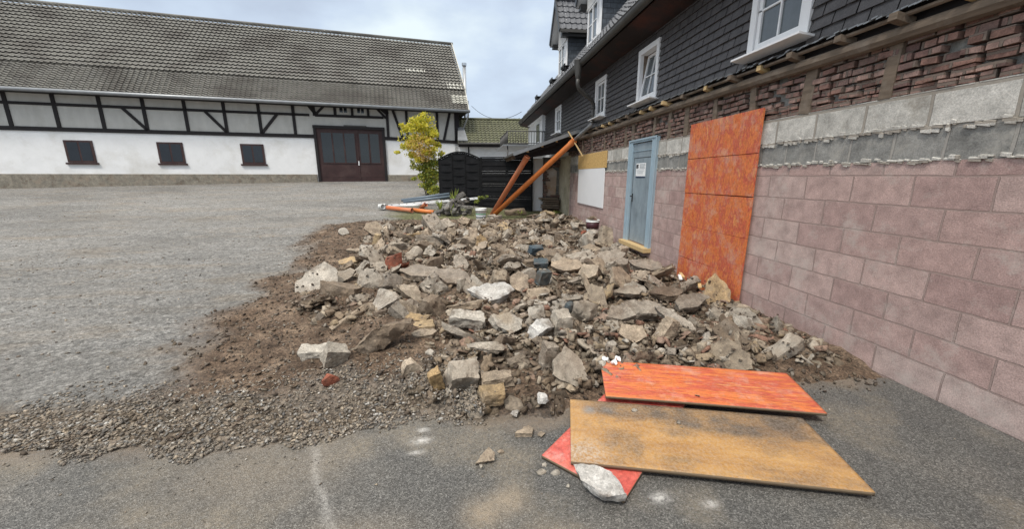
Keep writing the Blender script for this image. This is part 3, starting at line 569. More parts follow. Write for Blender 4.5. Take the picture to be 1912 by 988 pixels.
# steel door
dl = MB(); dl.box(WX-.02, WX+.02, 7.2, 8.06, .34, 2.20).box(WX-.02, WX+.02, 7.2, 8.06, 2.215, 2.36)
door = dl.build('door', M['doorblue'], house, bev=.004)
fr = MB(); fr.box(WX-.045, WX+.02, 8.075, 8.24, .22, 2.43).box(WX-.045, WX+.02, 7.03, 7.185, .22, 2.43).box(WX-.046, WX+.02, 7.18, 8.08, 2.375, 2.431)
fr.box(WX-.06, WX-.04, 8.21, 8.25, .22, 2.44).box(WX-.06, WX-.04, 7.02, 7.06, .22, 2.44).box(WX-.061, WX-.04, 7.02, 8.25, 2.41, 2.445).box(WX-.03, WX-.015, 7.19, 8.07, 2.2, 2.214)
fr.box(WX-.056, WX-.04, 8.08, 8.1, .22, 2.39).box(WX-.056, WX-.04, 7.17, 7.19, .22, 2.39)
fr.build('door_frame', M['frameblue'], door, bev=.004)
gk = MB(); gk.box(WX-.024, WX-.0195, 7.24, 7.25, .36, 2.08).box(WX-.024, WX-.0195, 8.0, 8.01, .36, 2.08).box(WX-.024, WX-.0195, 7.24, 8.01, 2.07, 2.08).box(WX-.021, WX-.0195, 7.59, 7.598, 1.99, 2.05); gk.build('door_seam', M['cable'], door)
hb = MB(); hb.box(WX-.032, WX-.02, 7.955, 7.985, 1.17, 1.34).tube([(WX-.03, 7.97, 1.29), (WX-.075, 7.97, 1.29), (WX-.08, 7.95, 1.288), (WX-.078, 7.84, 1.285)], .010, 8).tube([(WX-.03, 7.97, 1.2), (WX-.04, 7.97, 1.2)], .012, 10).build('handle', M['black'], door)
MB().box(WX-.0245, WX-.021, 7.45, 7.88, 1.70, 1.965).build('poster', M['paper'], door)
def text(s, size, y, z, mat, parent, x=WX-.0285, bold=0):
    cu = bpy.data.curves.new('t', 'FONT'); cu.body = s; cu.size = size; cu.extrude = .0006; cu.offset = bold
    t = bpy.data.objects.new('t', cu); COL.objects.link(t); t.matrix_world = Matrix.Translation((x, y, z)) @ Euler((R(90), 0, R(-90))).to_matrix().to_4x4()
    bpy.context.view_layer.update(); me = bpy.data.meshes.new_from_object(t.evaluated_get(bpy.context.evaluated_depsgraph_get()))
    me.transform(t.matrix_world); me.transform(Matrix.Translation(-OFF[parent.name])); bpy.data.objects.remove(t); me.materials.clear()
    return link('poster_print', me, mat, parent)
text('8S', .105, 7.865, 1.868, M['ink'], door, bold=.004)
lb = MB()
for a, b, zz in ((7.71, 7.48, 1.935), (7.71, 7.47, 1.91), (7.71, 7.50, 1.885), (7.71, 7.48, 1.862), (7.84, 7.5, 1.835), (7.84, 7.52, 1.805), (7.82, 7.55, 1.78), (7.80, 7.56, 1.757)):
    y = a
    while y > b: 
        l_ = rnd.uniform(.015, .05); lb.box(WX-.0275, WX-.0246, max(b, y-l_), y, zz, zz+(.016 if zz > 1.86 else .008)); y -= l_+.008
lb.build('poster_print', M['inkgrey'], door)
MB().box(WX-.0275, WX-.0246, 7.455, 7.87, 1.678, 1.705).build('poster_print', M['inkblue'], door)
MB().obox((WX-.06, 7.63, .27), (.10, 0, 0), (0, .62, 0), (0, 0, .045)).build('threshold_plank', M['newwood'], house, bev=.006)
# far end of the ground floor: ochre plastered stretch
oc = MB(); oc.box(WX-.03, WX+.28, 13.12, 14.6, -.3, 2.4); oc.build('ochre_wall', M['ochrewall'], house, bev=.01)

# boards fixed over the window opening
tag(MB().box(WX-.035, WX-.016, 9.62, 12.1, 1.92, 2.34).build('osb_board', M['osb'], bev=.002), 'yellow strand board screwed on the pink block wall above the white panel', 'board')
o = tag(MB().box(WX-.03, WX-.008, 9.74, 12.05, .88, 1.918).build('window_cover', M['pvc'], bev=.003), 'large white panel covering the window opening below the yellow strand board', 'panel')
# orange formwork panels standing edge on edge
GP = 'orange formwork panels stacked up against the pink wall'
wh_ = ['lowest', 'second lowest', 'middle', 'second highest', 'topmost']
for ci, (a, b, side) in enumerate(((4.42, 5.93, 'of the stacked column against the wall'),)):
    for k in range(5):
        z0 = -.12+k*.522; t = rnd.uniform(-.008, .008); q = MB()
        q.obox((WX-.045+t, (a+b)/2, z0+.26), (.011, .0, t), (0, (b-a)/2-.004, rnd.uniform(-.006, .006)), (0, 0, .258))
        tag(q.build('formwork_board', M['orwall'], bev=.002), f'{wh_[k]} scuffed orange formwork panel {side}', 'formwork board', GP)
# ------------------------------------------------------------------ remains of the pulled-down shed at the far end
sh = thing('shed_remains', 'half demolished lean-to shed with sagging tin roof, white wall and broken brickwork', 'shed', (2.6, 14.5, .35))
rf = MB(); rf.prism([(1.47, 11.9, 2.33), (1.47, 11.9, 2.365), (3.6, 11.9, 3.10), (3.6, 11.9, 3.06)], (0, 4.4, 0))
rf = rf.build('lean_to_roof', M['gutter'], sh)
for k in range(16): 
    x0 = 1.5+k*.135; zz = 2.36+(x0-1.47)*.345
    q = MB().beam((x0, 11.88, zz+.015), (x0, 16.2, zz+.015), .03, .03)
    if k % 3 == 0: q.build('roof_rib', M['gutter'], rf)
MB().beam((1.47, 11.86, 2.35), (3.6, 11.86, 3.085), .03, .10).build('verge_trim', M['zinc'], rf)
for k, yy in enumerate((12.05, 12.9, 13.8, 14.7)): MB().beam((1.55, yy, 2.29), (3.56, yy, 2.98), .09, .12).build('rafter', M['oldwood'] if k else M['timber'], sh)
for k, x0 in enumerate((1.9, 2.35, 2.8, 3.2)):
    MB().beam((x0, 11.87+.02*k, 2.30+(x0-1.47)*.345), (x0+.12, 12.2, 2.30+(x0-1.47)*.345), .05, .06).build('batten_end', M['newwood'], sh)
MB().prism([(1.52, 12.3, 2.22), (3.58, 12.3, 2.93), (3.58, 12.3, 2.5), (2.2, 12.3, 2.3)], (0, .05, 0)).build('torn_ceiling', M['timber'], sh)
MB().box(2.57, 2.93, 14.5, 14.75, .1, 2.35).build('white_end_wall', M['whitewall'], sh, bev=.01)
bw = MB(); z = .3
while z < 2.3:
    x_ = 2.93+rnd.uniform(-.03, .05)
    while x_ < 3.5:
        l_ = rnd.uniform(.1, .2)
        if rnd.random() < .88 and not (z > .95 and z < 2.0 and x_ > 3.03): bw.obox((x_+l_/2, 14.52+rnd.uniform(-.07, .03), z+.035), (l_/2-.005, .01, 0), (0, .09, 0), (0, rnd.uniform(-.01, .01), .03))
        x_ += l_
    z += .072
bw.build('broken_brickwork', M['brick'], sh)
MB().box(2.95, 3.6, 14.6, 14.75, .1, 2.4).build('brick_core', M['greyblock'], sh)
MB().prism([(3.05, 14.55, .98), (3.44, 14.55, .95), (3.47, 14.55, 1.9), (3.3, 14.55, 2.02), (3.06, 14.55, 1.93)], (0, .06, 0)).build('inner_plaster', M['innerplaster'], sh)
for k in range(5):
    zz = .55+k*.085; MB().obox((3.15+rnd.uniform(-.08, .08), 14.32, zz), (.33+rnd.uniform(-.06, .06), rnd.uniform(-.03, .03), rnd.uniform(-.015, .015)), (0, .16, 0), (0, 0, .03)).build('stone_step', M['brown'], sh, bev=.015)
MB().tube([(2.95, 14.38, 2.2), (3.1, 14.3, 2.3), (3.3, 13.9, 2.32), (3.58, 13.6, 2.34)], .012, 6).build('bent_rod', M['zinc'], sh)

# ------------------------------------------------------------------ barn
bb = R(79.6); bu = Vector((math.sin(bb), math.cos(bb), 0)); bn = Vector((bu.y, -bu.x, 0)); K = 24/19.4
B0 = Vector((-8.43, 24, 0)); ZB = 1.42
def bp(u, z, d=0): p = B0+bu*u*K+bn*d; return (p.x, p.y, 1.7+(z-1.7)*K)   # measured facade coordinates to metres; d = towards the yard
barn = thing('barn', 'long half-timbered white barn with weathered tiled roof and dark brown gate', 'barn', tuple(B0+Vector((0, 0, ZB))))
def bq(mb, u0, u1, z0, z1, d0, d1):
    p = [bp(u0, z0, d0), bp(u1, z0, d0), bp(u1, z1, d0), bp(u0, z1, d0)]; return mb.prism(p, bn*(d1-d0))
UL, UR = -17, 6.72
bq(MB(), UL, UR, 1.3, 3.50, -.3, 0).build('lower_wall', M['whitewall'], barn)
bq(MB(), UL, UR, 3.50, 4.95, -.3, -.0).build('upper_wall', M['whiteboards'], barn)
bq(bq(MB(), UL, -.05, 1.2, 1.80, -.2, .06), 3.06, UR-.0, 1.2, 1.78, -.2, .06).build('stone_plinth', M['stone'], barn, bev=.02)
# gable end seen side on
gp_ = [bp(UR, 1.3), bp(UR, 4.95), bp(UR+.02, 9.0, -5.6), bp(UR, 4.95, -11), bp(UR, 1.3, -11)]; MB().prism(gp_, bu*-.3).build('gable_wall', M['whitewall'], barn)
def tb(u0, z0, u1, z1, w_=.13, d=.03): return MB().beam(bp(u0, z0, d/2), bp(u1, z1, d/2), w_, d+.03, up=bn.cross(Vector(bp(u1, z1))-Vector(bp(u0, z0))).normalized()) 
def tbeam(u0, z0, u1, z1, w_=.15):
    a, b = Vector(bp(u0, z0, .02)), Vector(bp(u1, z1, .02)); dd = (b-a); s_ = dd.normalized().cross(bn); MB().obox((a+b)/2, dd/2, s_*w_/2, bn*.03).build('timber', M['timber'], barn)
tbeam(3.0, 3.50, UR, 3.40, .19); tbeam(UL, 3.50, .0, 3.50, .19)
tbeam(3.26, 3.55, 3.26, 4.8, .16); tbeam(3.52, 4.85, 3.92, 3.56, .15); tbeam(4.16, 4.85, 4.16, 3.55, .15); tbeam(4.95, 4.85, 4.95, 3.5, .13); tbeam(5.62, 4.85, 5.62, 3.5, .15); tbeam(6.27, 4.85, 5.93, 3.5, .15); tbeam(UR-.12, 4.9, UR-.12, 1.8 if 0 else 3.4, .3)
tbeam(.12, 4.42, 3.1, 4.44, .14); tbeam(.12, 4.42, .55, 4.85, .12); tbeam(.98, 4.45, .98, 4.85, .15); tbeam(1.72, 4.45, 1.72, 4.85, .14); tbeam(2.42, 4.45, 2.42, 4.85, .13); tbeam(2.8, 4.85, 3.2, 4.42, .13); tbeam(.1, 4.4, .1, 4.85, .14); tbeam(3.0, 4.85, 3.3, 4.6, .2); tbeam(-.1, 4.85, .15, 4.5, .2)
tbeam(UL, 4.42, -.1, 4.42, .13)
for u in (-.75, -2.1, -3.4, -4.8, -6.2, -7.6, -9, -10.4, -12, -13.5, -15): tbeam(u, 3.55, u, 4.85, .15)
tbeam(-2.1, 3.55, -1.4, 4.4, .14); tbeam(-3.4, 3.55, -4.1, 4.4, .14); tbeam(-6.2, 3.55, -6.9, 4.4, .14)
def bwin(u0, u1, z0, z1):
    f = MB(); bq(f, u0, u1, z0, z1, .0, .03); f = f.build('small_window', M['whiteboards'], barn)
    m_ = MB(); bq(m_, u0+.1, (u0+u1)/2-.02, z0+.07, z1-.0, .03, .036); bq(m_, (u0+u1)/2+.02, u1-.1, z0+.07, z1-.0, .03, .036); m_.build('pane', M['winglass'], f)
bwin(1.08, 1.6, 4.52, 4.82); bwin(1.84, 2.34, 4.52, 4.82)
for u in (-3.0, -6.0, -9.0):
    f = MB(); bq(f, u, u+.9, 2.25, 3.1, .0, .04); bq(f, u-.06, u+.96, 2.17, 2.24, .0, .09); f = f.build('window', M['doorbrown'], barn); m_ = MB(); bq(m_, u+.08, u+.42, 2.32, 3.03, .04, .046); bq(m_, u+.48, u+.82, 2.32, 3.03, .04, .046); m_.build('pane', M['winglass'], f)
# gate
g = MB(); bq(g, .09, 3.0, 1.43, 3.93, -.02, .02); gate = g.build('gate', M['doorbrown'], barn)
fr = MB(); bq(fr, -.01, .1, 1.43, 3.93, -.01, .10); bq(fr, 2.97, 3.1, 1.43, 3.93, -.01, .10); bq(fr, -.02, 3.11, 3.86, 3.99, -.012, .12); fr.build('gate_frame', M['timber'], gate)
gl = MB(); st = MB()
for a, b in ((.28, .72), (.78, 1.22), (1.28, 1.72), (1.93, 2.32), (2.40, 2.80)):
    bq(gl, a, b, 2.34, 3.68, .02, .026)
    for q0, q1 in ((a-.03, a), (b, b+.03)): bq(st, q0, q1, 2.3, 3.72, .02, .05)
    bq(st, a, b, 2.3, 2.34, .02, .05); bq(st, a, b, 3.68, 3.72, .02, .05)
gl.build('pane', M['winglass'], gate); bq(st, 1.79, 1.85, 1.45, 3.86, .02, .055); bq(st, .15, 2.95, 1.66, 1.69, .02, .035); st.build('gate_rails', M['doorbrown'], gate)
hd = MB(); bq(hd, 1.80, 1.845, 2.22, 2.42, .056, .075); hd.tube([bp(1.82, 2.36, .07), bp(1.82, 2.36, .13), bp(1.86, 2.33, .14)], .015, 6); hd.build('handle', M['pvc'], gate)
lp = MB(); bq(lp, 1.3, 2.3, 3.995, 4.03, .02, .16); bq(lp, 1.33, 2.27, 3.97, 3.995, .05, .13); lp.build('lamp_box', M['gutter'], barn)
bq(MB(), -.1, 3.2, 1.38, 1.44, 0, .5).build('sill_slab', M['stone'], barn, bev=.01)
# roof: steep upper slope and flatter bell-cast skirt
E0 = Vector(bp(UL, 4.83, .75)); Kp = Vector(bp(UL, 5.98, -.55)); Rg = Vector(bp(UL, 9.25, -5.4))
W = (7.12-UL)*K
tiles(E0, bu, Kp-E0, W, (Kp-E0).length, .155, .235, amp=.034, lift=.055, samp=5).build('roof_skirt', M['barntile'], barn)
tiles(Kp, bu, Rg-Kp, W+.1, (Rg-Kp).length, .36, .235, amp=.03, lift=.075, samp=5).build('roof_slope', M['barntile'], barn)
MB().prism([tuple(E0-Vector((0, 0, .06))), tuple(Kp-Vector((0, 0, .08))), tuple(Rg-Vector((0, 0, .1))), tuple(Vector(bp(UL, 4.8, -11)))], bu*(W-.03)).build('roof_boarding', M['timber'], barn)
MB().tube([Rg+Vector((0, 0, .05)), Rg+bu*(W+.15)+Vector((0, 0, .05))], .1, 9).build('ridge_tiles', M['barntile'], barn, smooth=True)
MB().beam(Kp+bu*(W+.03)+Vector((0, 0, .03)), Rg+bu*(W+.06)+Vector((0, 0, .03)), .05, .2).beam(E0+bu*(W+.0)+Vector((0, 0, .02)), Kp+bu*(W+.03)+Vector((0, 0, .02)), .05, .16).build('verge', M['palet'], barn)
MB().tube([E0+bn*.07-Vector((0, 0, .02)), E0+bn*.07+bu*(W+.05)-Vector((0, 0, .02))], .085, 10).build('gutter', M['zinc'], barn, smooth=True)
pe = E0+bn*.07+bu*(W-.05); MB().tube([pe-Vector((0, 0, .05)), pe-Vector((0, 0, .25)), pe-bn*.55-bu*.25-Vector((0, 0, 1.0)), pe-bn*.7-bu*.4-Vector((0, 0, 1.4)), pe-bn*.7-bu*.4-Vector((0, 0, 4.1))], .05, 8).build('downpipe', M['zinc'], barn, smooth=True)
SU = (Rg-Kp).normalized(); SK = (Kp-E0).normalized(); NU = bu.cross(SU).normalized(); NK = bu.cross(SK).normalized()
NU = NU if NU.z > 0 else -NU; NK = NK if NK.z > 0 else -NK
def patch(base, V, N_, u0, u1, r0, r1, row, name='pale_tiles'):
    k = int(round((u1-u0)*K/.235)); t = tiles(base+bu*((u0-UL)*K)+V*(r0*row)+N_*.012, bu, V, k*.235, (r1-r0)*row, row, .235, amp=.03, lift=.07, samp=5); t.build(name, M['palet'], barn)
patch(Kp, SU, NU, 4.35, 5.35, 5, 6, .36); patch(Kp, SU, NU, 6.25, 7.1, 0, 2, .36); patch(E0, SK, NK, 6.35, 7.1, 4, 9, .155)
# steel flue behind the barn gable
fl = thing('flue', 'bright steel chimney flue rising behind the barn roof verge', 'chimney', (.19, 27.2, 1.5))
MB().tube([(.17, 27.2, 1.5), (.17, 27.2, 8.7)], .11, 14).build('flue_pipe', M['steel'], fl, smooth=True)
MB().tube([(.17, 27.2, 8.7), (.17, 27.2, 8.86)], .15, 14).tube([(.17, 27.2, 6.3), (.17, 27.2, 6.36)], .135, 14).build('flue_cap', M['steel'], fl)
MB().tube([(.35, 27.3, 1.5), (.35, 27.3, 6.6)], .05, 8).build('side_pipe', M['zinc'], fl)
# ------------------------------------------------------------------ low outbuilding between barn and house
ob = thing('outbuilding', 'low white outbuilding with mossy green tiled roof between barn and house', 'outbuilding', (2, 24.6, 1.5))
MB().box(-.3, 5.2, 24.6, 27, 1.3, 3.65).build('wall', M['whitewall'], ob)
P0 = Vector((-.35, 24.0, 3.66)); V_ = Vector((0, 3.0, 1.72)); tiles(P0, (1, 0, 0), V_, 5.4, V_.length, .34, .24, amp=.03, lift=.045).build('roof_tiles', M['mosstile'], ob)
MB().prism([(-.33, 24.05, 3.6), (-.33, 27.0, 5.3), (-.33, 30, 3.6)], (5.3, 0, 0)).build('roof_deck', M['timber'], ob)
MB().tube([(-.35, 27, 5.42), (5.05, 27, 5.42)], .09, 8).build('ridge_tiles', M['mosstile'], ob, smooth=True)
MB().tube([(-.35, 23.96, 3.62), (5.05, 23.96, 3.62)], .07, 8).build('gutter', M['gutter'], ob, smooth=True)
MB().box(-.3, 5.1, 24.1, 24.6, 3.46, 3.56).build('eaves_board', M['timber'], ob)
MB().box(.25, .33, 24.5, 24.58, 1.4, 3.5).build('corner_post', M['timber'], ob)
MB().box(.95, 1.9, 24.54, 24.6, 2.5, 2.85).build('vent_window', M['zinc'], ob)
MB().lathe((3.3, 24.55, 2.95), [(.07, 0), (.09, .05), (.09, .16), (.04, .2)], 10).build('wall_lamp', M['gutter'], ob)
MB().prism([(-.34, 23.98, 3.75), (.25, 23.98, 3.75), (.05, 25.4, 4.62), (-.34, 25.6, 4.72)], (0, -.02, .05)).build('lead_flashing', M['zinc'], ob)
# overhead cable
pts = [Vector((.55, 25.6, 6.0)).lerp(Vector((3.05, 21.0, 5.0)), t/14)-Vector((0, 0, .55*4*(t/14)*(1-t/14))) for t in range(15)]
tag(MB().tube(pts, .012, 5).build('overhead_cable', M['cable']), 'thin black cable sagging across the sky from barn to house', 'cable')
# ------------------------------------------------------------------ rubble
def hull(pts):
    bm = bmesh.new(); [bm.verts.new(p) for p in pts]; r = bmesh.ops.convex_hull(bm, input=bm.verts)
    bmesh.ops.delete(bm, geom=[v for v in bm.verts if not v.link_faces], context='VERTS')
    bmesh.ops.dissolve_limit(bm, angle_limit=R(9), verts=bm.verts, edges=bm.edges); bmesh.ops.triangulate(bm, faces=bm.faces); return bm
def rock_mesh(name, kind, seed, L_=1, W_=1, T_=1, target=.028, rough=.035):
    """angular fragment. slab: flat broken plate, block: squared stone, stone: irregular lump"""
    r = random.Random(seed); pts = []
    if kind == 'slab':
        n = r.choice((5, 6, 6, 7)); a0 = r.uniform(0, 6.28)
        for i in range(n):
            a = a0+6.283*(i+r.uniform(-.28, .28))/n; q = r.uniform(.78, 1.12)
            for s_ in (-1, 1):
                k = q*(1 if s_ > 0 else r.uniform(.72, 1.04)); pts.append((math.cos(a)*k*L_/2, math.sin(a)*k*W_/2, s_*T_/2*r.uniform(.85, 1.05) if s_ < 0 else T_/2*r.uniform(.93, 1.0)))
    elif kind == 'block':
        for x in (-1, 1):
            for y in (-1, 1):
                for z in (-1, 1): pts.append((x*L_/2*r.uniform(.72, 1.05), y*W_/2*r.uniform(.7, 1.05), z*T_/2*r.uniform(.75, 1.05)))
        for _ in range(3): pts.append((r.uniform(-.5, .5)*L_, r.uniform(-.5, .5)*W_, r.choice((-.5, .5))*T_*1.08))
    elif kind == 'wedge':
        for y in (-1, 1):
            for x, z in ((-1, -1), (1, -1), (-.55, .9), (.1, 1.0)): pts.append((x*L_/2*r.uniform(.8, 1.05), y*W_/2*r.uniform(.65, 1), z*T_/2*r.uniform(.8, 1.05)))
    elif kind == 'triangle':
        for x, y in ((-1, -.35), (.55, -.55), (.75, .2), (.35, 1), (-.9, -.2)):
            for z in (-1, 1): pts.append((x*L_/2, y*W_/2, z*T_/2))
    elif kind == 'long':
        for i in range(14):
            u = r.uniform(-1, 1); a = r.uniform(0, 6.28); k = (1-.45*abs(u)**2); pts.append((u*L_/2, math.cos(a)*W_/2*k, math.sin(a)*T_/2*k))
        pts += [(-L_/2, 0, 0), (L_/2, W_*.1, 0)]
    else:
        for i in range(13):
            v = Vector((r.gauss(0, 1), r.gauss(0, 1), r.gauss(0, 1))).normalized()*r.uniform(.85, 1.1); pts.append((v.x*L_/2, v.y*W_/2, v.z*T_/2))
    bm = hull(pts); S_ = max(L_, W_, T_)
    for _ in range(4):
        es = [e_ for e_ in bm.edges if e_.calc_length() > target*2]
        if not es or len(bm.faces) > 2600: break
        bmesh.ops.subdivide_edges(bm, edges=es, cuts=1); bmesh.ops.triangulate(bm, faces=bm.faces)
    bm.normal_update(); o = Vector((seed*1.37 % 40, seed*.71 % 40, seed*.29 % 40)); sc_ = 1/max(.16, S_)
    nrm = [v.normal.copy() for v in bm.verts]
    for v, n_ in zip(bm.verts, nrm):
        flat = .42 if (kind == 'slab' and n_.z > .93) else 1.0
        p = v.co*sc_*3+o; d = mn.fractal(p, .8, 2.1, 5)*rough*S_*.9*flat + (abs(mn.noise(p*2.6))-.25)*rough*S_*.55*flat
        v.co += n_*d + Vector((mn.noise(p*3+o), mn.noise(p*3+o*2), mn.noise(p*3+o*3)))*rough*S_*.35
    me = bpy.data.meshes.new(name); bm.to_mesh(me); bm.free(); me.polygons.foreach_set('use_smooth', [True]*len(me.polygons)); me.set_sharp_from_angle(angle=R(33)); return me
# height map everything is dropped on
HX0, HY0, HS = -6.0, 1.0, .02; HNX, HNY = 500, 650
hx = HX0+(np.arange(HNX)+.5)*HS; hy = HY0+(np.arange(HNY)+.5)*HS; HXg, HYg = np.meshgrid(hx, hy)
H = zground(HXg, HYg)[0]; H = np.where(HYg < yedge(HXg), .006, H)
def cells(v): return np.clip(((v[:, 1]-HY0)/HS).astype(int), 0, HNY-1), np.clip(((v[:, 0]-HX0)/HS).astype(int), 0, HNX-1)
def capz(x, y, lo, hi): return float(tz(y)+(lo+(hi-lo)*fbm(x, y, 1.1, 3))*(.7+.3*sstep(0, .8, y-yedge(x))))
def drop(v, x, y, sink=.25, q=.9, cap=None):
    """v: rotated vertices round 0; returns z where the piece rests, and raises the height map"""
    w_ = v+np.array((x, y, 0)); iy, ix = cells(w_); lo = v[:, 2] < np.quantile(v[:, 2], .6)
    need = H[iy[lo], ix[lo]]-v[lo, 2]; z = np.quantile(need, q)-sink*(v[:, 2].max()-v[:, 2].min())
    if cap is not None: z = min(z, cap)
    zt = v[:, 2]+z
    for dy in (-1, 0, 1):
        for dx in (-1, 0, 1): np.maximum.at(H, (np.clip(iy+dy, 0, HNY-1), np.clip(ix+dx, 0, HNX-1)), zt-(.004 if dx or dy else 0))
    return z
def vco(me): a = np.empty(len(me.vertices)*3, np.float32); me.vertices.foreach_get('co', a); return a.reshape(-1, 3)
def rotm(e): return np.array(e.to_matrix())
def rock_obj(name, me, x, y, rot, scale=(1, 1, 1), sink=.25, mat=None, q=.9, z=None, v=None, cap=None):
    e_ = Euler([R(a) for a in rot]); vv = ((vco(me) if v is None else v)*np.array(scale)) @ rotm(e_).T
    zz = drop(vv, x, y, sink, q, cap) if z is None else z
    o = bpy.data.objects.new(name, me); COL.objects.link(o); o.location = (x, y, zz); o.rotation_euler = e_; o.scale = scale
    if mat:
        if not me.materials: me.materials.append(mat)
        if me.materials[0] != mat: o.material_slots[0].link = 'OBJECT'; o.material_slots[0].material = mat
    return o
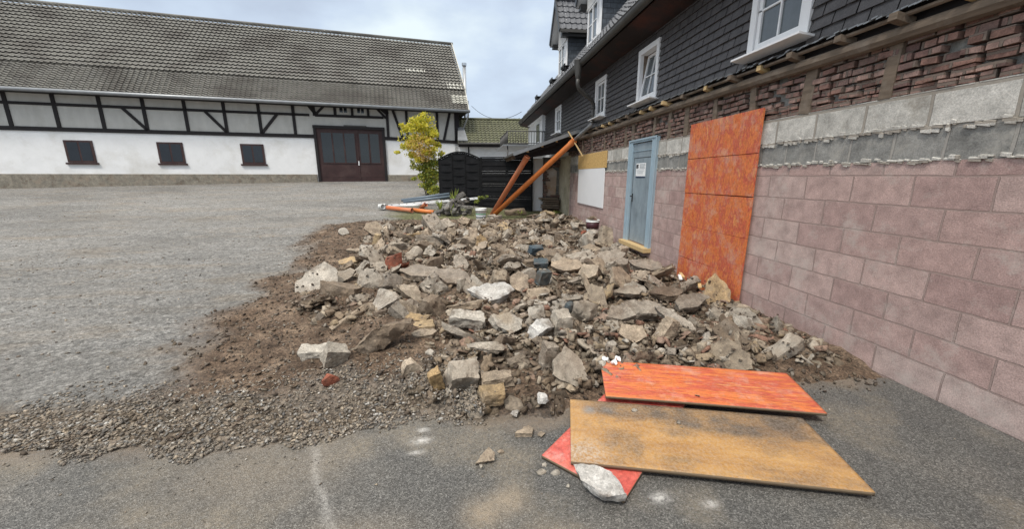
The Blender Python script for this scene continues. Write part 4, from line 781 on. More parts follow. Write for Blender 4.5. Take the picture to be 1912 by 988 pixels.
HERO = [ # name, category, label, x, y, (L,W,T), kind, material, (rx,ry,rz), sink
('concrete_chunk','rubble chunk','light grey jagged concrete chunk resting across the corner of the dusty red board',.675,1.675,(.34,.15,.06),'slab','white',(8,4,-47),.0),
('stone_fragment','stone','half-moon brown stone with pale rim lying alone on the asphalt',.085,2.0,(.14,.11,.04),'triangle','tan',(38,0,14),.0),
('pebble','pebble','small round buff pebble just behind the half-moon stone on asphalt',.18,2.07,(.045,.04,.025),'stone','tan',(0,0,0),.1),
('stone_fragment','stone','flat pointed triangular stone lying on the asphalt in front of the rubble',.36,2.22,(.15,.12,.035),'triangle','tan',(4,0,0),.05),
('pebble','pebble','brownish rounded pebble touching the triangular stone on the asphalt',.465,2.20,(.07,.05,.035),'stone','tan',(0,0,10),.1),
('concrete_piece','concrete piece','large sandy slab leaning at the front edge of the rubble beside the orange board',.82,2.80,(.36,.34,.07),'slab','slab',(48,-8,30),.15),
('stone_block','stone block','big upright grey-brown block with a cleft face at the front corner of the rubble',-.08,2.80,(.25,.20,.30),'block','slab',(28,8,12),.12),
('stone_block','stone block','ochre stone wedged against the left side of the big front block',-.27,2.80,(.11,.10,.18),'block','ochre',(10,-12,20),.1),
('stone_block','stone block','squared tan block at the very front of the rubble on the asphalt edge',.16,2.55,(.19,.13,.12),'block','ochre',(14,4,10),.02),
('stone_block','stone block','buff oblong block lying behind the squared tan front block',.20,2.74,(.29,.14,.10),'block','tan',(5,0,8),.1),
('concrete_chunk','rubble chunk','bright white chunk at the front right of the rubble near the brown board',.53,2.50,(.13,.09,.09),'stone','white',(10,0,0),.05),
('concrete_chunk','rubble chunk','whitish small chunk lying in front of the grey oblong blocks at the asphalt edge',.32,2.44,(.085,.07,.05),'stone','white',(10,0,40),.05),
('brick_stone','brick stone','dark red rounded brick lump at the left edge of the gravel',-1.14,3.0,(.15,.13,.12),'stone','red',(10,10,20),.1),
('stone_fragment','stone','white and yellow crusted stone standing behind the dark red lump',-1.17,3.26,(.19,.15,.20),'block','pale',(20,20,30),.15),
('stone_fragment','stone','whitish flat stone at the far left above the red lump',-1.42,3.48,(.28,.17,.09),'block','pale',(10,0,5),.1),
('stone_fragment','stone','long weathered brown grained stone rising to the right from the soil mound',-.80,3.42,(.62,.24,.24),'long','brown',(5,-18,24),.0),
('stone_block','stone block','ochre block lying upper left in the small cluster on the soil mound',-.56,4.05,(.26,.15,.10),'block','ochre',(8,5,-15),.0),
('stone_block','stone block','ochre block lying lower right in the small cluster on the soil mound',-.46,3.84,(.24,.16,.10),'block','ochre',(12,-4,5),.0),
('stone_fragment','stone','flat buff stone under the ochre pair on the soil mound',-.44,3.64,(.26,.14,.05),'slab','tan',(10,0,8),.1),
('stone_fragment','stone','two-toned brown stone at the foot of the soil mound by the pebbles',-.5,3.12,(.20,.13,.11),'wedge','tan',(6,0,20),.15),
('stone_fragment','stone','rounded pale stone on the soil just left of the front blocks',-.36,3.28,(.09,.09,.10),'stone','pale',(0,0,0),.15),
('concrete_piece','concrete piece','wide flat pale slab with white left half in the middle of the rubble',.33,4.90,(.60,.40,.11),'slab','white',(24,3,-8),.0),
('concrete_piece','concrete piece','dark brown overhanging slab with a hollow beneath at the far left of the rubble',-1.68,5.2,(.60,.34,.20),'slab','brown',(-6,12,-10),-.1),
('concrete_piece','concrete piece','thin light grey slab sloping above the dark brown overhanging one',-1.95,5.95,(.60,.30,.05),'slab','grey',(30,-16,14),.0),
('stone_block','stone block','rounded blue-grey and buff boulder with a flat front in the middle right',1.30,4.0,(.36,.30,.36),'stone','slab',(30,0,0),.1),
('stone_fragment','stone','dark blue stone patching the left shoulder of the grey boulder',1.20,4.2,(.16,.13,.18),'stone','blue',(10,0,30),.05),
('stone_fragment','stone','teal black angular stone standing in the centre right of the rubble',1.16,5.6,(.21,.16,.24),'block','blue',(10,8,20),.0),
('stone_fragment','stone','farthest of the teal black stones lying behind in the rubble',1.44,7.7,(.30,.2,.16),'block','blue',(15,0,10),.0),
('stone_fragment','stone','flat teal black stone between the two other dark blue ones',1.30,6.5,(.27,.2,.12),'block','blue',(20,0,0),.0),
('concrete_piece','concrete piece','large smooth tan slab tilted up toward the viewer before the door',2.30,5.35,(.52,.46,.10),'slab','tan',(52,14,25),.0),
('concrete_piece','concrete piece','smooth pale tan slab leaning left next to the large tilted one',1.95,5.75,(.42,.36,.09),'slab','tan',(40,-22,-20),.0),
('concrete_piece','concrete piece','broad flat sandy slab lying level with a straight top edge',1.68,6.2,(.58,.42,.08),'slab','tan',(22,0,0),.0),
('stone_fragment','stone','upright pointed brown stone standing before the doorstep',2.98,6.95,(.22,.10,.34),'block','tan',(12,6,20),.0),
('concrete_piece','concrete piece','upright tan slab to the right of the pale white-ended slab',.74,5.3,(.34,.38,.09),'slab','tan',(58,-10,12),.0),
('stone_fragment','stone','white jagged long stone sloping down left in the front middle',.74,3.62,(.36,.17,.12),'wedge','white',(20,-20,30),.0),
('stone_fragment','stone','whitish upright block with ochre stains beside the grey boulder',.98,3.72,(.19,.17,.26),'block','pale',(14,0,5),.05),
('stone_fragment','stone','narrow grey stone standing upright between sandy slab and oblong stones',.66,2.95,(.13,.12,.33),'block','grey',(6,8,10),.05),
('stone_fragment','stone','long rounded grey stone lying above the big front block',.16,3.25,(.38,.13,.12),'long','grey',(0,4,-12),.0),
('concrete_piece','concrete piece','long thin grey slab slanting down to the right near the right edge',2.27,3.75,(.52,.17,.06),'slab','grey',(30,28,-22),.0),
('concrete_piece','concrete piece','buff slab with a squared face right of the grey boulder',1.60,3.35,(.33,.26,.10),'slab','tan',(44,0,-8),.0),
('stone_block','stone block','speckled oblong block standing at the right above the orange board',2.00,3.40,(.20,.13,.24),'block','tan',(10,24,20),.0),
('concrete_piece','concrete piece','pinkish square slab standing on edge at the far left rim of the rubble',-2.38,10.3,(.5,.44,.14),'slab','tan',(62,10,14),.0),
('stone_fragment','stone','long ochre stone standing on end in the soil at the far left',-2.02,8.85,(.15,.15,.34),'block','ochre',(4,16,0),.0),
('stone_fragment','stone','long buff stone lying beside the upright ochre one at the far left',-2.38,8.45,(.5,.16,.14),'long','tan',(0,6,10),.1),
('concrete_piece','concrete piece','wide grey-brown slab lying flat left of the centre',-.75,6.05,(.8,.46,.10),'slab','grey',(16,5,-5),.0),
('concrete_piece','concrete piece','grey-brown slab sloping down right beside the wide flat one',-.2,5.8,(.7,.40,.10),'slab','grey',(22,14,-20),.0),
('stone_fragment','stone','large rounded grey boulder in the soil on the left',-1.05,4.75,(.44,.34,.28),'stone','grey',(10,0,0),.12),
('stone_fragment','stone','rounded grey-brown boulder right of the large left boulder',-.68,4.6,(.24,.22,.22),'stone','grey',(0,0,0),.1),
('stone_fragment','stone','pointed brown wedge stone right of the two left boulders',-.42,4.5,(.34,.26,.22),'wedge','brown',(10,10,-30),.05),
('stone_block','stone block','pale oblong grained block sloping in the centre left',-.02,3.98,(.42,.2,.16),'block','pale',(16,6,-6),.0),
('concrete_piece','concrete piece','dark grey-green slab with a sharp edge below the orange wall panels',2.62,4.6,(.55,.3,.10),'slab','brown',(14,4,6),.0),
('concrete_piece','concrete piece','grey-brown slab lowest of the two below the orange wall panels',2.75,4.2,(.6,.3,.11),'slab','grey',(18,-10,12),.0),
('concrete_piece','concrete piece','smooth shiny grey slab lying low in front of the large tilted tan one',2.15,4.75,(.5,.28,.07),'slab','slab',(12,4,-6),.0),
('concrete_piece','concrete piece','small level pale slab near the wall in front of the filled bucket',2.62,7.6,(.46,.40,.07),'slab','tan',(26,0,0),.0),
('stone_fragment','stone','pair-topped pale stone at the farthest left rim beside the wet gravel',-3.2,10.4,(.34,.3,.24),'stone','pale',(0,0,0),.1),
('stone_fragment','stone','flat rusty orange stone lying in the soil on the left',-2.1,7.1,(.5,.3,.06),'slab','ochre',(16,-8,10),.1),
('stone_fragment','stone','pale peaked stone at the back of the rubble near the plaster wall',3.1,10.4,(.4,.34,.34),'stone','pale',(0,0,0),.0),
('concrete_piece','concrete piece','dark tilted slab casting a deep gap beside the smooth pale tan one',2.12,5.95,(.5,.34,.08),'slab','brown',(-20,40,-30),-.1),
('concrete_piece','concrete piece','rough grey slab lying against the upright pointed stone before the doorstep',2.6,6.7,(.75,.42,.12),'slab','grey',(30,-14,16),.0),
('concrete_piece','concrete piece','wavy grey slab lying lengthwise under the doorstep corner',3.05,6.1,(.7,.32,.12),'slab','grey',(20,8,-20),.0),
('concrete_piece','concrete piece','speckled grey slab across the middle right above the long thin one',2.0,4.05,(.55,.3,.13),'slab','grey',(20,4,8),.0),
('concrete_piece','concrete piece','oblong grey slab in front of the speckled one at middle right',1.68,3.85,(.36,.24,.11),'slab','grey',(24,-4,4),.0),
('concrete_piece','concrete piece','pale wedge slab tilted beside the boulders in the front middle',.4,3.75,(.36,.28,.09),'slab','pale',(36,10,20),.0),
]
# library for the remaining pieces
lib = {'slab': [rock_mesh('slab', 'slab', 100+i, 1, rnd.uniform(.55, .9), rnd.uniform(.10, .19), target=.055, rough=.065) for i in range(16)],
       'stone': [rock_mesh('stone', 'stone', 200+i, 1, rnd.uniform(.6, .85), rnd.uniform(.45, .75), target=.06, rough=.07) for i in range(10)],
       'block': [rock_mesh('stone_block', 'block', 300+i, 1, rnd.uniform(.45, .7), rnd.uniform(.35, .6), target=.06, rough=.06) for i in range(10)],
       'long': [rock_mesh('stone_bar', 'long', 400+i, 1, rnd.uniform(.25, .4), rnd.uniform(.2, .35), target=.07, rough=.035) for i in range(6)]}
libv = {k: [vco(m) for m in l_] for k, l_ in lib.items()}
for k in lib:
    for m_ in lib[k]: m_.materials.append(M['grey'])
# a first layer of small rubble fills the bed, the large pieces lie in and on it
def lowhulls(n, seed, sub):
    outp = []; r = random.Random(seed)
    for i in range(n):
        f = r.uniform(.25, .8); g_ = r.uniform(.55, 1); pts = []
        for _ in range(9):
            v = Vector((r.gauss(0, 1), r.gauss(0, 1), r.gauss(0, 1))).normalized(); pts.append((v.x*.5, v.y*.5*g_, v.z*.5*f))
        bm = hull(pts)
        if sub:
            bmesh.ops.subdivide_edges(bm, edges=[e_ for e_ in bm.edges if e_.calc_length() > .3], cuts=1); bmesh.ops.triangulate(bm, faces=bm.faces)
            for v in bm.verts: v.co += Vector((mn.noise(v.co*3+Vector((i, 0, 0))), mn.noise(v.co*3+Vector((0, i, 9))), mn.noise(v.co*3+Vector((5, 0, i)))))*.1
        bm.verts.ensure_lookup_table(); outp.append((np.array([tuple(v.co) for v in bm.verts]), np.array([[v.index for v in f_.verts] for f_ in bm.faces]))); bm.free()
    return outp
def scatter(name, protos, places, mat, sink=.2, drop_=True, tilt=35, cap=None):
    V, F, k = [], [], 0
    for (x, y, s_) in places:
        v, f = protos[nr.randint(len(protos))]; e_ = Euler((R(nr.normal(0, tilt)), R(nr.normal(0, tilt)), nr.uniform(0, 6.283))); vv = (v*s_*np.array((nr.uniform(.8, 1.35), 1, nr.uniform(.7, 1.1)))) @ rotm(e_).T
        if drop_: z = drop(vv, x, y, sink, .85, None if cap is None else capz(x, y, *cap)-vv[:, 2].max()*.8)
        else:
            iy, ix = cells(np.array([[x, y, 0.]])); z = (H[iy[0], ix[0]] if x > -5.9 and y < 13.9 else float(tz(y))-.02)-vv[:, 2].min()*(1-2*sink)
        V.append(vv+np.array((x, y, z))); F.append(f+k); k += len(v)
    me = npmesh(name, np.concatenate(V), np.concatenate(F)); me.materials.append(mat); o = bpy.data.objects.new(name, me); COL.objects.link(o); return o
def sample(n, x0, x1, y0, y1, pf, sf, seed):
    r = np.random.RandomState(seed); res = []
    while len(res) < n:
        x = r.uniform(x0, x1, 4000); y = r.uniform(y0, y1, 4000); k = r.rand(4000) < pf(x, y)
        for a, b in zip(x[k], y[k]): res.append((a, b, sf(r)))
    return res[:n]
P_med = []
for i in range(34):
    kd_ = ('slab', 'slab', 'block', 'slab', 'slab', 'wedge')[i % 6]; g_ = random.Random(i+50)
    me_ = rock_mesh('t', kd_, 600+i, 1, g_.uniform(.5, .9), g_.uniform(.11, .24) if kd_ == 'slab' else g_.uniform(.35, .6), target=.17, rough=.075)
    P_med.append((vco(me_).astype(float), np.array([list(p_.vertices) for p_ in me_.polygons]))); bpy.data.meshes.remove(me_); P_low = lowhulls(24, 6, False); P_peb = lowhulls(12, 5, True)
dens = lambda x, y: density(x, y)*(x < 3.5)
dens2 = lambda x, y: density(x, y)*(x < 3.5)*np.where(y < 3.7, 1., np.where(y < 5, .6, .42))
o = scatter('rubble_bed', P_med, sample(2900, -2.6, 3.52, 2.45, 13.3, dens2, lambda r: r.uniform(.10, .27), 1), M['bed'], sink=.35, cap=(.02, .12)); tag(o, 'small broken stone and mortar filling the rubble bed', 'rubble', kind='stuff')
sm = soilmask
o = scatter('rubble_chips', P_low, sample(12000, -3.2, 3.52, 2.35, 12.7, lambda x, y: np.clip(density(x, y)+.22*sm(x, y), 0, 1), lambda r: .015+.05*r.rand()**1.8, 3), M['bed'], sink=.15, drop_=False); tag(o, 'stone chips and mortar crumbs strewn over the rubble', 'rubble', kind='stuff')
# large random pieces, each its own object
MARKS = [(.82, 2.8, 'the large sandy front slab'), (-.08, 2.8, 'the big upright front block'), (.16, 2.55, 'the squared tan front block'), (.53, 2.5, 'the white front chunk'), (.66, 2.95, 'the narrow upright grey stone'), (.74, 3.62, 'the jagged whitish long stone'), (.98, 3.72, 'the ochre-stained upright block'), (1.3, 4.0, 'the blue-grey boulder'), (2.27, 3.75, 'the long thin slanting slab'), (1.6, 3.35, 'the buff squared slab'), (2.0, 3.4, 'the speckled oblong block'), (.33, 4.9, 'the white-ended wide slab'), (.74, 5.3, 'the upright tan slab'), (2.3, 5.35, 'the large tilted tan slab'), (1.68, 6.2, 'the broad flat sandy slab'), (1.16, 5.6, 'the teal black upright stone'), (1.44, 7.7, 'the farthest teal black stone'), (2.98, 6.95, 'the pointed stone before the door'), (-1.68, 5.2, 'the dark overhanging slab'), (-1.05, 4.75, 'the large round left boulder'), (-.75, 6.05, 'the wide flat left slab'), (-2.38, 10.3, 'the pinkish slab on edge'), (-2.02, 8.85, 'the upright ochre stone'), (-.02, 3.98, 'the pale oblong block'), (2.62, 4.6, 'the dark slab under the orange panels'), (3.26, 9.55, 'the dark red bucket'), (.5, 12.3, 'the white bucket'), (2.62, 7.6, 'the level pale slab'), (3.1, 10.4, 'the pale peaked stone'), (3.3, 11.8, 'the ochre wall foot'), (-1.4, 12.6, 'the lying orange pipes'), (1.9, 12.9, 'the slatted fence foot'), (0.2, 8.9, 'the middle of the rubble'), (-1.0, 8.0, 'the left half of the rubble'), (1.3, 10.8, 'the rear of the rubble'), (-1.5, 11.2, 'the rear left of the rubble'), (.16, 3.25, 'the long rounded grey stone'), (-.8, 3.42, 'the brown grained long stone')]
def locate(x, y):
    mx_, my_, nm_ = min(MARKS, key=lambda m_: (m_[0]-x)**2+(m_[1]-y)**2); d0 = math.hypot(mx_, my_); lat = (math.atan2(x, y)-math.atan2(mx_, my_))*d0; dep = math.hypot(x, y)-d0; dd = math.hypot(lat, dep)
    far = 'just ' if dd < .45 else ''
    if abs(lat) > abs(dep)*2: w_ = 'right of ' if lat > 0 else 'left of '
    elif abs(dep) > abs(lat)*2: w_ = 'behind ' if dep > 0 else 'in front of '
    else: w_ = ('behind ' if dep > 0 else 'in front of '); far += 'right ' if 0 else ''; return far+w_+nm_+(', to its right' if lat > 0 else ', to its left')
    return far+w_+nm_
def label_all(lst, group, catf):
    from collections import defaultdict
    g_ = defaultdict(list)
    for it in lst: g_[f'{it[1]} {locate(it[2], it[3])}'].append(it)
    for lab, its in g_.items():
        its.sort(key=lambda t: -t[4])
        pre = [''] if len(its) == 1 else ['larger ', 'smaller '] if len(its) == 2 else ['largest ', 'middling ', 'smallest '] if len(its) == 3 else ['']*len(its)
        for p_, it in zip(pre, its):
            wds = (p_+lab).split(); tag(it[0], ' '.join(wds[:16]), catf(it[0].name), group)
MATW = [('grey', 29), ('tan', 25), ('slab', 13), ('brown', 22), ('pale', 7), ('ochre', 3), ('white', 0), ('red', 1), ('blue', 0)]
DESC = {'grey': 'grey', 'tan': 'sandy', 'slab': 'grey-tan', 'brown': 'earthy brown', 'pale': 'pale mortar', 'ochre': 'ochre', 'white': 'whitish', 'red': 'reddish brick', 'blue': 'dark blue-grey'}
heroxy = [(h[3], h[4], max(h[5])*.45) for h in HERO]
cand = []
r_ = np.random.RandomState(21); tries = 0
while len(cand) < 236 and tries < 60000:
    tries += 1; x = r_.uniform(-2.6, 3.4); y = r_.uniform(2.5, 12.4)
    if r_.rand() > density(x, y): continue
    s_ = r_.uniform(.27, .48)*(1 if y < 4.2 else 1.25)+(.16 if r_.rand() < .25 and y > 4 else 0)
    if x > 3.5-s_*.4: continue
    if any((x-a)**2+((y-b)*.9)**2 < (c_*.8+s_*.2)**2 for a, b, c_ in heroxy): continue
    if any((x-a)**2+(y-b)**2 < ((s_+c_)*.235)**2 for a, b, c_ in cand): continue
    cand.append((x, y, s_))
cand.sort(key=lambda c_: -c_[2]); RUB = []
for x, y, s_ in cand:
    kd = r_.choice(['slab', 'stone', 'block', 'long'], p=[.64, .11, .14, .11]); i = r_.randint(len(lib[kd])); mt = r_.choice([m_[0] for m_ in MATW], p=[m_[1]/sum(q_[1] for q_ in MATW) for m_ in MATW])
    tilt = 24 if kd != 'stone' else 90
    rot = (r_.normal(14, tilt+4), r_.normal(0, tilt+2), r_.uniform(0, 360)); sc = (s_*r_.uniform(.9, 1.25), s_*r_.uniform(.85, 1.1), s_*r_.uniform(.7, 1.1))
    nm = {'slab': 'concrete_piece', 'stone': 'stone_fragment', 'block': 'stone_block', 'long': 'stone_bar'}[kd]; wd = {'slab': 'flat slab', 'stone': 'rounded lump', 'block': 'squared stone block', 'long': 'narrow bar of stone'}[kd]
    o = rock_obj(nm, lib[kd][i], x, y, rot, sc, .25, M[mt], .85, v=libv[kd][i], cap=capz(x, y, .10, .23))
    RUB.append((o, f'{DESC[mt]} {wd}', x, y, s_))
label_all(RUB, 'broken stones and concrete pieces of the rubble field', lambda n: 'concrete piece' if n.startswith('concrete') else 'stone')
o = scatter('small_rubble', P_med, sample(2500, -2.6, 3.52, 2.45, 13.3, dens2, lambda r: r.uniform(.05, .17), 2), M['debris'], sink=.35, cap=(.08, .20)); tag(o, 'loose small stones lying between the large rubble pieces', 'rubble', kind='stuff')
o = scatter('soil_clods', P_low, sample(11000, -4.2, 3.4, 2.4, 13, lambda x, y: sm(x, y)*(1-.55*density(x, y)), lambda r: .012+.055*r.rand()**2.2, 4), M['clods'], sink=.25, drop_=False); tag(o, 'crumbly brown soil clods and grit on the dug-up ground', 'soil', kind='stuff')
def pgr(x, y): d = y-yedge(x)+(fbm(x, y, 3)-.5)*.45; return (d > -.1)*np.clip(1.1-d/.8, 0, 1)*(x < .1)*np.clip(.15+1.6*fbm(x, y, 1.7, 3)-.25, .1, 1)
o = scatter('gravel', P_low, sample(9000, -3.4, .1, 2.2, 3.7, pgr, lambda r: .012+.03*r.rand()**1.5, 5), M['pebbles'], sink=.2, drop_=False, tilt=12); tag(o, 'band of mixed pebbles between asphalt and soil', 'gravel', kind='stuff')
for hi, (nm, cat, lab, x, y, dm, kd, mt, rot, sink) in enumerate(HERO):
    me = rock_mesh(nm, kd, 900+hi, *dm, target=max(.010, .0042*max(1, y)), rough=.062 if kd != 'slab' else .055)
    o = rock_obj(nm, me, x, y, rot, sink=sink, mat=M[mt], q=.9, cap=capz(x, y, .14, .20) if density(x, y) > .3 else None) if hi else rock_obj(nm, me, x, y, rot, mat=M[mt], z=.085)
    tag(o, lab, cat)
o = scatter('yard_stones', P_low, sample(5200, -15, -1.5, 2.9, 21, lambda x, y: (1-sm(x, y))*np.clip(.15+1.3*(fbm(x, y, .8)-.35), 0, 1)*np.clip(7/np.maximum(y, 3), 0, 1), lambda r: .012+.045*r.rand()**2.5, 7), M['pebbles'], sink=.25, drop_=False, tilt=12); tag(o, 'loose stones strewn over the gravel yard', 'gravel', kind='stuff')
o = scatter('asphalt_grit', P_low, sample(900, -3, 3.4, 1.3, 2.75, lambda x, y: np.where(y < yedge(x)+.05, np.exp(-(yedge(x)-y)/.22)+.02, 0), lambda r: .006+.014*r.rand()**2, 6), M['pebbles'], sink=.2, drop_=False, tilt=12); tag(o, 'grit scattered on the asphalt', 'grit', kind='stuff')
for x, y, s_, lab in ((.43, 1.93, .035, 'pale crumb of mortar lying left of the dusty red board corner'), (.40, 1.87, .06, 'white pebble lying in front of the left tip of the dusty red board'), (.48, 1.87, .06, 'pale crumb with grit at the left edge of the dusty red board'), (.05, 1.93, .028, 'tiny grey pebble in front of the half-moon stone'), (.53, 1.75, .03, 'small brownish pebble left of the jagged grey chunk')):
    v, f = P_peb[nr.randint(12)]; me = npmesh('pebble', v*s_*1.2, f); o = rock_obj('pebble', me, x, y, (0, 0, 40), mat=M['pale']); tag(o, lab, 'pebble')
# ------------------------------------------------------------------ boards on the ground
def board(name, mat, c0, dirv, Ln, Wd, z, th, label, tiltx=0, mask=None, tilty=0):
    """c0 near-left corner, dirv long direction; local x along, y across (away from the camera)"""
    d = Vector(dirv).normalized(); nx, ny = 90, 34; xs_ = np.linspace(0, Ln, nx); ys_ = np.linspace(0, Wd, ny)
    def zf(X, Y): 
        zz = .004*np.sin(X*2.2+.5)+.002*np.sin(Y*7); return zz, (mask(X, Y) if mask else np.zeros(X.shape+(3,)))
    me = grid_mesh(name, xs_, ys_, zf); o = link(name, me, [mat, M['boardedge']], loc=(c0[0], c0[1], z), smooth=True)
    so = o.modifiers.new('thickness', 'SOLIDIFY'); so.thickness = th; so.offset = -1; so.material_offset_rim = 1
    o.rotation_euler = (tiltx, tilty, math.atan2(d.y, d.x)); return tag(o, label, 'board')
board('formwork_board', M['pinkboard'], (.79, 1.60), (.72, .69), 1.5, .53, .030, .022, 'dusty red coated board lying slantwise underneath the dirty brown board', tilty=-.012)
def bmask(X, Y):
    edge = sstep(.44, .56, Y+.10*fbm(X, Y, 5)-.03+.1*sstep(.5, 1., X))*sstep(.1, .4, X+.2*fbm(X, Y, 6))*(.65+.4*vnoise(X, Y, 3)); big = np.exp(-(((X-1.1)/.45)**2+((Y-.62)/.16)**2)); stain = .7*np.exp(-(((X-.62)/.07)**2+((Y-.1)/.035)**2))+.45*np.exp(-(((X-.3)/.13)**2+((Y-.22)/.10)**2))
    blob = np.exp(-(((X-.13)/.045)**2+((Y-.53)/.05)**2)**2)+.5*np.exp(-(((X-.27)/.04)**2+((Y-.55)/.03)**2))
    holes = sum(np.exp(-(((X-a)/.006)**2+((Y-b)/.006)**2)) for a, b in ((.03, .1), (.03, .3), (.04, .55), (.35, .3), (.5, .33), (.3, .42)))
    dust = np.exp(-(((X-.07)/.12)**2+((Y-.09)/.09)**2))+.35
    return np.stack([np.clip(edge+big+stain+holes, 0, 1), np.clip(blob, 0, 1), np.clip(dust, 0, 1)], -1)
board('plywood_board', M['brownboard'], (.575, 1.87), (.966, -.257), 1.6, .655, .064, .024, 'dirty yellow-brown plywood board with dark water stains lying on the asphalt', mask=bmask)
board('formwork_board', M['orboard'], (1.0, 2.45), (.966, -.257), 1.5, .52, .10, .021, 'bright orange-red coated board leaning on the rubble edge over the brown board', tiltx=.05)
for x, y, s_, z, lab in ((1.16, 2.30, .05, .075, 'grey pebble on the brown board just below the orange one'), (1.40, 2.13, .04, .07, 'upper of two grey crumbs on the right of the brown board'), (1.40, 2.09, .03, .07, 'lower of two grey crumbs on the right of the brown board'), (1.68, 2.36, .05, .118, 'light crumb lying on the orange board near its front edge')):
    v, f = P_peb[nr.randint(12)]; me = npmesh('pebble', v*s_*1.2, f); o = rock_obj('pebble', me, x, y, (0, 0, 40), mat=M['pale'], z=z); tag(o, lab, 'pebble')
for k, (x, y) in enumerate(((1.22, 2.86), (1.28, 2.92), (1.17, 2.93))):
    m_ = MB(); n = 6; g_ = [(x+(i-2.5)*.009, y+(j-2.5)*.008, .155+nr.uniform(-.014, .014)+.012*math.sin(i+j+k)) for i in range(n) for j in range(n)]
    m_.add(g_, [(i*n+j, (i+1)*n+j, (i+1)*n+j+1, i*n+j+1) for i in range(n-1) for j in range(n-1)]); o = m_.build('paper_scrap', M['paper'], smooth=False)
    o.modifiers.new('t', 'SOLIDIFY').thickness = .003; tag(o, ('left', 'right', 'rear')[k]+' crumpled white scrap in the rubble above the orange board', 'paper scrap', 'white paper scraps')
for k in range(6):
    p = Vector((3.42+nr.uniform(-.12, .06), 4.75+k*.17, .13+nr.uniform(0, .05))); o = MB().obox(p, (nr.uniform(.02, .04), nr.uniform(.06, .12), .01), (.02, -.012, 0), (0, 0, .010)).build('wood_splinter', M['newwood'] if k % 2 else M['paper'], bev=.003)
    tag(o, ''+['nearest', 'second nearest', 'third nearest', 'third farthest', 'second farthest', 'farthest'][k]+' pale splintered strip at the foot of the orange wall panels', 'splinter', 'pale splinters at the foot of the orange wall panels')
# ------------------------------------------------------------------ fence
A, B, C_ = Vector((-1.06, 16.5, 0)), Vector((.63, 15.4, 0)), Vector((2.52, 14.4, 0))
def frame_pt(P, Q, t, z, d=0): n_ = (Q-P).normalized().cross(Vector((0, 0, 1))); p = P.lerp(Q, t)+n_*d; return Vector((p.x, p.y, z))
fp = thing('garden_fence', 'black wooden fence panel with woven boards and an arched top', 'fence', (A.x, A.y, .45))
arch = lambda t: 2.36+.29*math.sin(math.pi*t)
fb = MB()
for k in range(14):
    z0 = .48+k*.155; 
    for s_ in range(3):
        t0, t1 = .04+s_*.307, .04+(s_+1)*.307
        for i in range(6):
            ta, tb_ = t0+(t1-t0)*i/6, t0+(t1-t0)*(i+1)/6; top = min(z0+.163, arch((ta+tb_)/2)-.03)
            if top < z0+.02: continue
            sg = 1 if (k+s_) % 2 else -1; da, db = sg*.022*math.sin(math.pi*i/6), sg*.022*math.sin(math.pi*(i+1)/6)
            fb.add([frame_pt(A, B, t_, z_, d_+e_) for t_, d_ in ((ta, da), (tb_, db)) for z_ in (z0, top) for e_ in (-.006, .006)], [(0, 4, 6, 2), (1, 3, 7, 5), (0, 1, 5, 4), (2, 6, 7, 3), (0, 2, 3, 1), (4, 5, 7, 6)])
fb.build('woven_boards', M['fence'], fp)
for t in (0.02, .98): MB().beam(frame_pt(A, B, t, .4), frame_pt(A, B, t, 2.38), .05, .07, up=(1, 0, 0)).build('stile', M['fence'], fp, bev=.005)
for t in (.347, .655): MB().beam(frame_pt(A, B, t, .45, .03), frame_pt(A, B, t, 2.5, .03), .02, .03, up=(1, 0, 0)).build('batten', M['fence'], fp)
ar = MB(); n = 16
for i in range(n): ar.beam(frame_pt(A, B, i/n, arch(i/n)), frame_pt(A, B, (i+1)/n+.004, arch((i+1)/n)), .07, .05)
ar.build('arched_rail', M['fence'], fp)
fp2 = thing('garden_fence', 'black slatted fence panel with narrow gaps beside the arched one', 'fence', (B.x, B.y, .4))
for k in range(21):
    z_ = .42+k*.096; MB().beam(frame_pt(B, C_, .03, z_, .011*(-1)**k), frame_pt(B, C_, .97, z_, .011*(-1)**k), .018, .100 if k % 5 else .084).build('slat', M['fence'], fp2)
for t in (.015, .5, .985): MB().beam(frame_pt(B, C_, t, .35, -.03 if t == .5 else 0), frame_pt(B, C_, t, 2.40, -.03 if t == .5 else 0), .06, .07, up=(1, 0, 0)).build('post', M['fence'], fp2, bev=.005)
MB().beam(frame_pt(B, C_, 0, 2.42), frame_pt(B, C_, 1, 2.40), .08, .03).build('top_rail', M['fence'], fp2)
# ------------------------------------------------------------------ drain pipes
MP = lambda: MB()
tag(MP().pipe((.98, 13.0, .45), (3.30, 11.64, 2.76), .083, sock=.18).build('drain_pipe', M['orangepipe2'], smooth=True), 'long orange drain pipe slanting from the fence foot up to the house downpipe', 'pipe', 'orange drain pipes')
tag(MP().pipe((.90, 13.12, .42), (1.93, 12.0, 2.30), .083, sock=.16).build('drain_pipe', M['orangepipe'], smooth=True), 'shorter salmon orange drain pipe leaning from the fence foot to the shed eaves', 'pipe', 'orange drain pipes')
tag(MP().pipe((-2.92, 14.9, .56), (-1.92, 14.25, .50), .075, sock=.12).build('drain_pipe', M['orangepipe'], smooth=True), 'short salmon orange pipe lying on the gravel behind the white fitting', 'pipe', 'orange drain pipes')
tag(MP().pipe((-1.90, 14.45, .50), (-1.10, 13.85, .46), .072).build('drain_pipe', M['orangepipe2'], smooth=True), 'short bright orange pipe lying between the salmon pipe and the dark stones', 'pipe', 'orange drain pipes')
tag(MP().pipe((-3.25, 15.05, .60), (-2.98, 15.0, .60), .085, sock=.08).pipe((-3.2, 15.05, .6), (-3.05, 14.85, .6), .08, sock=.05).build('pipe_fitting', M['bucketwhite'], smooth=True), 'white double-ended pipe fitting at the left end of the lying orange pipes', 'pipe fitting')
